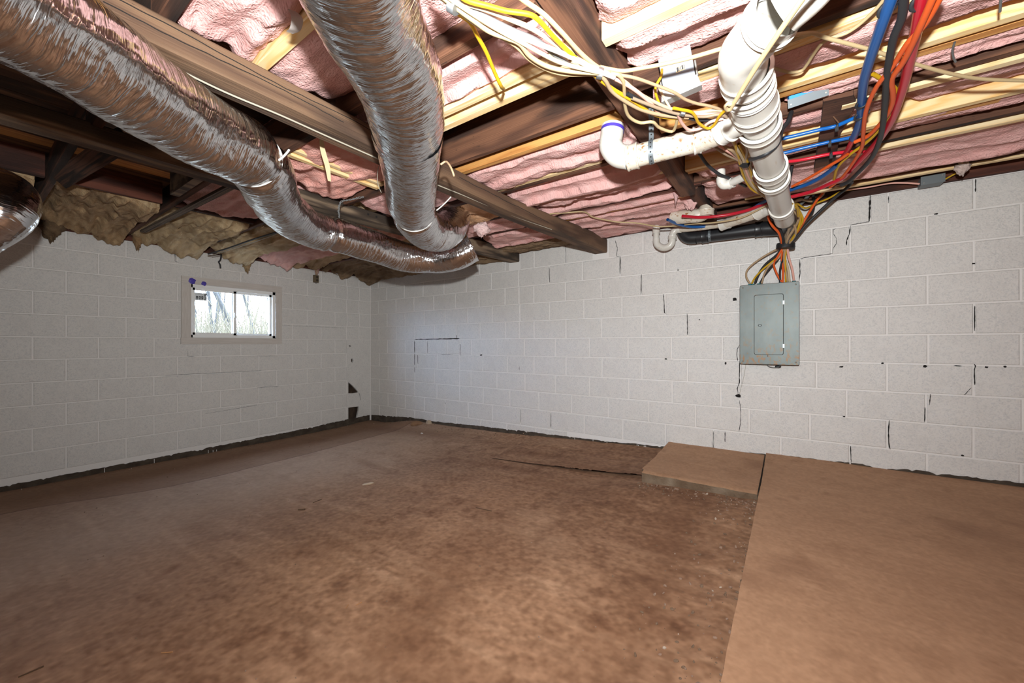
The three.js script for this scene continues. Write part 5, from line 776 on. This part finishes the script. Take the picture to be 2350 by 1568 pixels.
  Q('thin grey wire dangling over the dark joist, upper right', LV([[2191, 97], [2186, 115], [2188, 132], [2193, 142]], 2.12), 0.003, M.greyc);
  Q('stub of grey wire hanging at the top right edge', LV([[2298, -12], [2296, 10], [2295, 27]], 2.1), 0.003, M.greyc);
  // wires about the beams and the left side
  cable('thin pale wire stapled along the brown main beam', [[120, -2, 2.031], [304, 105, 2.031], [420, 165, 2.031], [520, 213, 2.031], [640, 263, 2.031], [760, 317, 2.031], [878, 369, 2.031], [1000, 423, 2.031], [1060, 447, 2.033], [1110, 468, 2.037], [1190, 500, 2.045], [1266, 527, 2.055]], 0.0034, M.wire, { y: 2.031, name: 'wire', cat: 'wire' });
  cable('cable end hooked over the top of the brown beam beside the middle duct', [[1011, 378, 1.62], [1022, 371, 1.62], [1030, 377, 1.6], [1038, 392, 1.58], [1042, 404, 1.58]], 0.0042, M.tan, { d: 1.85 });
  cable('thin white wire dangling left of the middle duct', [[869, 381, 2.1], [866, 402, 2.1], [868, 425, 2.1], [875, 442, 2.1]], 0.0016, M.wire, { d: 2.1, name: 'wire', cat: 'wire' });
  cable('black angle iron strip crossing the dirty batts above the window', [[478, 583, 2.11], [520, 571, 2.11], [580, 550, 2.11], [642, 531, 2.11]], 0.009, M.black, { y: 2.1, name: 'angle_iron', cat: 'iron', seg: 4 });
  cable('thin pale cable along the black angle iron', [[486, 586, 2.1], [525, 574, 2.1], [582, 556, 2.1], [646, 533, 2.1]], 0.004, M.wire, { y: 2.09 });
  cable('loose brown wire sagging over the top of the left wall by the corner', [[762, 622, 0.08], [772, 630, 0.07], [788, 633, 0.06], [800, 629, 0.07], [806, 626, 0.08]].map(([x, y, z]) => { const p = on(x, y, 'x', z); return [x, y, p.sub(EYE).dot(FWD)]; }), 0.004, M.dirty, { d: 5, name: 'wire', cat: 'wire' });
  { const hk = [[508, 576], [507, 592], [505, 598], [502, 601], [505, 608], [506, 616]].map(([x, y]) => on(x, y, 'x', 0.1)); const o = thing('hook', 'small black twisted hook hanging above the window', 'hook'); part('shank', new THREE.TubeGeometry(sp3(hk), 30, 0.008, 6), M.black, o); }
  // old outlet hanging on its cable
  const O = thing('hanging_outlet', 'old brown outlet dangling on a cable in front of the left wall', 'outlet'), oc = on(725, 640, 'x', 0.09); O.position.copy(oc); O.rotation.y = Math.PI / 2 + 0.2;
  part('body', new THREE.BoxGeometry(0.06, 0.1, 0.045), std({ color: 0x6d5f4a, roughness: 0.7 }), O); for (const y of [0.022, -0.022]) part('socket_face', new THREE.CylinderGeometry(0.017, 0.017, 0.006, 16), std({ color: 0x3a3128, roughness: 0.6 }), O).position.set(0, y, 0.024); O.children.slice(1).forEach(c => (c.rotation.x = Math.PI / 2)); part('mounting_ear', new THREE.BoxGeometry(0.016, 0.13, 0.003), M.steel, O);
  part('lead', new THREE.TubeGeometry(sp3([V(0, 0.05, 0), V(0.002, 0.1, 0.01), V(-0.003, 0.17, 0)]), 12, 0.006, 6), M.tan, O);
  // torn strips of facing paper
  const strip = (label, pts, w, mat) => { const P = pts.map(p => at(...p)), s = new THREE.CatmullRomCurve3(P), n = 16, A = []; const I = []; for (let i = 0; i <= n; i++) { const p = s.getPointAt(i / n), ww = w * (0.4 + 0.6 * Math.sin(Math.PI * (0.15 + 0.8 * i / n))); const a = p.clone().addScaledVector(RIGHT, -ww), b = p.clone().addScaledVector(RIGHT, ww).addScaledVector(FWD, 0.01); A.push(...a.toArray(), ...b.toArray()); if (i) { const k = 2 * i - 2; I.push(k, k + 1, k + 2, k + 2, k + 1, k + 3); } } const g = new THREE.BufferGeometry(); g.setAttribute('position', new THREE.Float32BufferAttribute(A, 3)); g.setIndex(I); g.computeVertexNormals(); return single('paper_strip', label, 'paper', g, mat); };
  strip('curled tan strip of facing paper hanging below the brown beam', [[736, 318, 1.9], [740, 345, 1.92], [750, 380, 1.94], [755, 415, 1.95]], 0.011, M.paper);
  strip('grey scrap of facing paper between the silver ducts', [[668, 20, 1.12], [680, 40, 1.1], [676, 62, 1.12], [662, 72, 1.15]], 0.014, std({ color: 0xbdb3ac, roughness: 0.9 }));
}
// ---------------------------------------------------------------- plastic box, bracket, junction box
{
  const bx = thing('plastic_box', 'grey and white plastic box with a barcode label, screwed between the joists', 'box');
  const A = on(1518, 158, 'z', 2.17), y0 = 2.13, D = 0.03; const p = (px, py, z) => on(px, py, 'z', z);
  const g = new THREE.BoxGeometry(0.135, 0.09, 0.06); const c = at(1556, 172, 1.39); bx.position.copy(c); bx.rotation.set(0.25, 0.12, 0.12);
  part('lid', new THREE.BoxGeometry(0.104, 0.105, 0.05), M.plasticBox, bx).position.set(0, 0.015, 0); part('base', (() => { const s = new THREE.Shape(); s.moveTo(-0.056, 0); s.lineTo(0.056, 0); s.lineTo(0.064, -0.035); s.lineTo(-0.064, -0.035); s.closePath(); const e = new THREE.ExtrudeGeometry(s, { depth: 0.056, bevelEnabled: true, bevelSize: 0.002, bevelThickness: 0.002, bevelSegments: 2 }); e.translate(0, -0.035, -0.028); return e; })(), M.plasticWhite, bx);
  const lab = texture(128, 64, (u, v, x) => { if (v < 0.12 || v > 0.88 || u < 0.06 || u > 0.94) return [222, 190, 140]; return hash2(x >> 2, 3, 4) > 0.45 ? [40, 36, 34] : [214, 196, 168]; }); part('barcode_label', new THREE.BoxGeometry(0.03, 0.018, 0.001), std({ map: lab, roughness: 0.6 }), bx, { label: 'small barcode label' }).position.set(0.012, 0.008, 0.0256);
  part('flap', new THREE.BoxGeometry(0.1, 0.05, 0.004), M.plasticBox, bx).position.set(0.002, 0.09, -0.02);
  for (const x of [-0.058, 0.058]) { const s = part('screw', new THREE.CylinderGeometry(0.004, 0.004, 0.05, 8), M.nail, bx); s.position.set(x, -0.01, 0.015); }
  const br = thing('nail_plate', 'blue plastic bracket faced with a grey metal plate, against the pink batt', 'bracket'); br.position.copy(at(1854, 224, 1.6)); br.rotation.set(0.5, 0.18, 0.05);
  part('plate', new THREE.BoxGeometry(0.136, 0.034, 0.004), M.galv, br); part('plastic_edge', new THREE.BoxGeometry(0.13, 0.012, 0.03), std({ color: 0x1f8fe8, roughness: 0.4 }), br).position.set(0.002, 0.022, -0.012); for (const x of [-0.058, 0.058]) { const h = part('rivet', new THREE.CylinderGeometry(0.003, 0.003, 0.003, 10), M.nail, br); h.rotation.x = Math.PI / 2; h.position.set(x, -0.004, 0.003); }
  const jb = thing('junction_box', 'square metal junction box on the sill above the right part of the far wall', 'junction box'); const jc = on(2136, 417, 'z', 0.1); jb.position.copy(jc);
  part('box', new THREE.BoxGeometry(0.105, 0.05, 0.09), M.galv, jb); part('cover', new THREE.BoxGeometry(0.112, 0.056, 0.003), M.galv, jb).position.z = 0.047; for (const s of [-1, 1]) { const h = part('screw', new THREE.CylinderGeometry(0.003, 0.003, 0.003, 8), M.nail, jb); h.rotation.x = Math.PI / 2; h.position.set(s * 0.042, s * 0.016, 0.05); } const cn = part('connector', new THREE.CylinderGeometry(0.01, 0.01, 0.03, 12), M.black, jb); cn.rotation.z = Math.PI / 2; cn.position.set(0.068, 0.004, 0.0);
}
// ---------------------------------------------------------------- breaker panel on the far wall
{
  const x0 = 5.137, x1 = 5.53, y0 = 0.993, y1 = 1.634, cx = (x0 + x1) / 2, cy = (y0 + y1) / 2, W = x1 - x0, H = y1 - y0;
  const P = thing('breaker_panel', 'grey metal electrical breaker panel on the white block wall', 'electrical panel', V(cx, cy, 0));
  part('box', new THREE.BoxGeometry(W - 0.03, H - 0.03, 0.086), M.panel, P).position.z = 0.045;
  const rr = (w, h, r) => { const s = new THREE.Shape(), a = w / 2, b = h / 2; s.moveTo(-a + r, -b); s.lineTo(a - r, -b); s.quadraticCurveTo(a, -b, a, -b + r); s.lineTo(a, b - r); s.quadraticCurveTo(a, b, a - r, b); s.lineTo(-a + r, b); s.quadraticCurveTo(-a, b, -a, b - r); s.lineTo(-a, -b + r); s.quadraticCurveTo(-a, -b, -a + r, -b); return s; };
  const dw = 0.19, dh = 0.475, dx = 0.0, dy = -0.004, cover = rr(W, H, 0.012), hole = new THREE.Path(rr(dw + 0.008, dh + 0.008, 0.016).getPoints(6).map(p => new THREE.Vector2(p.x + dx, p.y + dy))); cover.holes.push(hole);
  const uvfix = g => { const p = g.attributes.position, u = g.attributes.uv; for (let i = 0; i < p.count; i++) u.setXY(i, p.getX(i) / W + 0.5, p.getY(i) / H + 0.5); return g; };
  part('cover', uvfix(new THREE.ExtrudeGeometry(cover, { depth: 0.008, bevelEnabled: true, bevelSize: 0.003, bevelThickness: 0.003, bevelSegments: 3 })), M.panel, P).position.z = 0.09;
  const lipS = rr(W, H, 0.012), lipH = new THREE.Path(rr(W - 0.006, H - 0.006, 0.01).getPoints(6)); lipS.holes.push(lipH); part('cover_lip', new THREE.ExtrudeGeometry(lipS, { depth: 0.02, bevelEnabled: false }), M.panel, P).position.z = 0.072;
  part('door_well', new THREE.BoxGeometry(dw + 0.02, dh + 0.02, 0.004), M.crack, P).position.set(dx, dy, 0.088);
  const door = part('door', uvfix(new THREE.ExtrudeGeometry(rr(dw, dh, 0.014), { depth: 0.008, bevelEnabled: true, bevelSize: 0.0018, bevelThickness: 0.0018, bevelSegments: 2 })), M.panel, P); door.position.set(dx, dy, 0.091);
  const latch = part('latch', new THREE.TorusGeometry(0.011, 0.002, 6, 20), M.brass, door); latch.position.set(-0.058, -0.005, 0.0102); latch.scale.y = 0.75;
  for (const y of [0.17, -0.17]) part('hinge', new THREE.BoxGeometry(0.012, 0.03, 0.006), M.steel, P).position.set(dx + dw / 2 + 0.004, dy + y, 0.101);
  for (const [sx, sy] of [[-1, 1], [1, 1], [-1, -1], [1, -1]]) { const s = part('screw', new THREE.SphereGeometry(0.0055, 12, 8, 0, 6.3, 0, 1.57), M.nail, P); s.rotation.x = Math.PI / 2; s.position.set(sx * (W / 2 - 0.02), sy * (H / 2 - 0.02), 0.1); }
  part('door_pull', new THREE.BoxGeometry(0.004, 0.014, 0.003), M.rust, P).position.set(dx - 0.005, dy - dh / 2 - 0.012, 0.1015);
  for (const x of [-0.13, -0.108, -0.066, 0.08, 0.13, 0.165]) { const k = part('connector', new THREE.CylinderGeometry(0.013, 0.015, 0.02, 12), M.teal, P, { label: 'teal cable connector' }); k.position.set(x, H / 2 + 0.004, 0.055); }
  const gl = part('ground_wire', new THREE.TubeGeometry(sp3([V(-0.02, -H / 2 + 0.01, 0.05), V(0.0, -H / 2 - 0.018, 0.055), V(0.045, -H / 2 - 0.026, 0.06), V(0.075, -H / 2 - 0.016, 0.055), V(0.05, -H / 2 + 0.005, 0.05)]), 30, 0.003, 6), M.greyc, P);
  const gr = part('ground_clamp', new THREE.SphereGeometry(0.014, 12, 8), M.black, P); gr.scale.set(1.5, 0.8, 0.8); gr.position.set(0.062, -H / 2 - 0.018, 0.05);
  cable('thin white wire trailing down the wall from the panel to the hole', [[1712, 834, 0.012], [1708, 860, 0.006], [1702, 885, 0.006], [1697, 905, 0.006]], 0.0016, M.wire, { z: 0.006, name: 'wire', cat: 'wire' });
}
// ---------------------------------------------------------------- sliding window in the left wall
{
  const w = struct('window_1'), z0 = 1.425, z1 = 2.315, y0 = 1.228, y1 = 1.83;
  const bar = (name, mat, ya, yb, za, zb, xa, xb, parent = w, label) => { const g = new THREE.BoxGeometry(xb - xa, yb - ya, zb - za), m = part(name, g, mat, parent, label ? { label } : undefined); m.position.set((xa + xb) / 2, (ya + yb) / 2, (za + zb) / 2); return m; };
  bar('casing', M.trim, 1.832, 1.908, 1.352, 2.398, 0.001, 0.021); bar('casing', M.trim, 1.154, 1.226, 1.352, 2.402, 0.001, 0.021); bar('casing', M.trim, 1.227, 1.831, 2.312, 2.398, 0.001, 0.02); bar('casing', M.trim, 1.227, 1.831, 1.352, 1.428, 0.001, 0.02);
  // reveal and vinyl frame
  bar('reveal', M.trim, y0 - 0.012, y0 + 0.002, z0 - 0.01, z1 + 0.01, -0.205, 0.0); bar('reveal', M.trim, y1 - 0.002, y1 + 0.012, z0 - 0.01, z1 + 0.01, -0.205, 0.0); bar('reveal', M.trim, y0, y1, z0 - 0.012, z0 + 0.002, -0.205, 0.0); bar('reveal', M.trim, y0, y1, z1 - 0.002, z1 + 0.012, -0.205, 0.0);
  const F = (ya, yb, za, zb, xa, xb) => bar('frame_bar', M.vinyl, ya, yb, za, zb, xa, xb);
  F(y0 + 0.002, y0 + 0.032, z0, z1, -0.075, -0.002); F(y1 - 0.038, y1 - 0.002, z0, z1, -0.075, -0.002); F(y0, y1, z0 + 0.002, z0 + 0.032, -0.075, -0.002); F(y0, y1, z1 - 0.022, z1 - 0.002, -0.075, -0.002);
  const sash = (za, zb, x, label) => { const s = part('sash', new THREE.BoxGeometry(0.02, 0.026, zb - za), M.vinyl, w, { label }); s.position.set(x, y0 + 0.045, (za + zb) / 2); const H2 = y1 - y0 - 0.07, mid = H2 / 2 - 0.013; const sb = (dy, dz, h, d) => part('sash_bar', new THREE.BoxGeometry(0.02, h, d), M.vinyl, s).position.set(0, dy, dz); const L = zb - za; sb(H2 - 0.026, 0, 0.026, L); sb(mid, -L / 2 + 0.014, H2, 0.028); sb(mid, L / 2 - 0.014, H2, 0.028); const gp = part('pane', new THREE.BoxGeometry(0.004, H2 - 0.02, L - 0.03), M.glass, s); gp.position.set(0, mid, 0); return s; };
  const sR = sash(1.862, z1 - 0.018, -0.025, 'left sliding sash'), sL = sash(z0 + 0.028, 1.9, -0.05, 'right fixed sash');
  part('latch', new THREE.BoxGeometry(0.016, 0.055, 0.012), M.vinyl, sR).position.set(0.016, 0.23, -0.2);
  // pale sticker with little dark squares on the left pane (seen from inside)
  const st = texture(128, 96, (u, v) => { const m = 1 - u; let c = [226, 230, 232]; if (m < 0.18 && v > 0.06 && v < 0.94) c = hash2(Math.floor(m * 40), Math.floor(v * 20), 3) > 0.45 ? [30, 32, 34] : [200, 206, 210]; for (let i = 0; i < 3; i++) { const a = 0.26 + i * 0.2; if (m > a && m < a + 0.14 && v > 0.2 && v < 0.58) c = (m > a + 0.05 && m < a + 0.09 && v > 0.3 && v < 0.5) ? [210, 214, 218] : [24, 34, 40]; if (m > a && m < a + 0.14 && v > 0.08 && v < 0.15) c = [120, 128, 132]; } if (v > 0.72 && v < 0.78 && m > 0.25 && m < 0.85) c = [170, 176, 180]; return c; });
  const stp = on(459, 681, 'x', -0.02); const sk = part('sticker', new THREE.BoxGeometry(0.001, 0.085, 0.125), std({ map: st, roughness: 0.6 }), sR, { label: 'white energy sticker with dark squares' }); sk.position.set(0.006, stp.y - (y0 + 0.045), stp.z - sR.position.z);
  for (const [px, py, a] of [[441, 645, 9], [468, 651, 7]]) { const q = on(px, py, 'x', 0.022), k = q.distanceTo(EYE) / FOCAL, g = new THREE.IcosahedronGeometry(a * k * 0.55, 2), p = g.attributes.position; for (let i = 0; i < p.count; i++) { const n = 1 + 0.35 * N3(p.getX(i) * 60, p.getY(i) * 60, p.getZ(i) * 60 + px); p.setXYZ(i, p.getX(i) * n * 0.25, p.getY(i) * n, p.getZ(i) * n); } g.computeVertexNormals(); part('paint_daub', g, M.purple, w, { label: 'purple daub' }).position.copy(q); }
}
// ---------------------------------------------------------------- outside: bare winter trees on a dry bank
{
  const gnd = struct('yard'); const g = new THREE.PlaneGeometry(60, 60, 40, 40); g.rotateX(-Math.PI / 2); const p = g.attributes.position; for (let i = 0; i < p.count; i++) { const x = p.getX(i) - 30.4; p.setY(i, 0.75 + 0.05 * Math.max(0, -x - 2) + 0.12 * fbm(x * 0.3, p.getZ(i) * 0.3, 3, 3)); } g.computeVertexNormals(); part('dry_bank', g, M.dryGrass, gnd).position.set(-30.4, 0, 2);
  const r = rng(77);
  function tree(label, x, z, h, lean, seed) {
    const rr = rng(seed), T = thing('bare_tree', label, 'tree'), trunk = [], twigs = [];
    const grow = (a, dir, len, rad, lv) => { const b = a.clone().addScaledVector(dir, len), mid = a.clone().lerp(b, 0.5).add(V((rr() - 0.5) * len * 0.12, 0, (rr() - 0.5) * len * 0.12)); (lv ? twigs : trunk).push(new THREE.TubeGeometry(new THREE.QuadraticBezierCurve3(a, mid, b), lv > 2 ? 2 : 5, rad, lv > 1 ? 4 : 7)); if (lv > 3) return; const n = lv === 0 ? 7 : 4; for (let i = 0; i < n; i++) { const t = 0.25 + 0.72 * (i + rr()) / n, o = a.clone().lerp(b, t), d2 = dir.clone().add(V((rr() - 0.5) * 1.7, 0.25 + rr() * 0.5, (rr() - 0.5) * 1.7)).normalize(); grow(o, d2, len * (0.32 + 0.25 * rr()), rad * 0.42, lv + 1); } };
    grow(V(x, 0.9, z), V(0, 1, lean).normalize(), h, 0.02 * h * 0.45, 0); part('trunk', merged(trunk), M.bark, T); part('branches', merged(twigs), M.bark, T);
  }
  const spot = (px, d) => { const p = at(px, 790, d); return [p.x, p.z]; };
  const list = [['slender bare tree seen at the left of the left pane', 462, 13, 5, 0.1], ['clump of bare stems seen right of the middle of the left pane', 487, 12, 6, -0.03], ['second bare stem beside the clump in the left pane', 494, 15, 6, 0.06], ['bare tree leaning left, seen in the right pane', 566, 11, 6, 0.42], ['thin curved bare tree right in the right pane', 592, 14, 5, 0.25], ['fine bare tree at the right end of the right pane', 606, 18, 6, -0.1], ['far bare tree behind the window bar', 535, 20, 7, 0.2]];
  list.forEach(([l, px, d, h, lean], i) => tree(l, ...spot(px, d), h, lean, 40 + i * 7));
  const brush = new THREE.InstancedMesh(new THREE.CylinderGeometry(0.006, 0.012, 1, 4), M.dryGrass, 500), d = new THREE.Object3D(); brush.name = 'dry_brush'; brush.userData = { kind: 'stuff', label: 'thin dry brush and weeds on the bank outside the window', category: 'brush' };
  for (let i = 0; i < 500; i++) { const px = 420 + 230 * r(), q = at(px, 790, 9 + 14 * r()), hh = 0.7 + 1.2 * r() * r(); d.position.set(q.x, 1.15 + hh / 2 + 0.02 * (-q.x - 4), q.z); d.rotation.set((r() - 0.5) * 0.7, r() * 6, (r() - 0.5) * 0.7); d.scale.set(1, hh, 1); d.updateMatrix(); brush.setMatrixAt(i, d.matrix); }
  scene.add(brush);
}
shade(scene);
renderer.render(scene, camera);
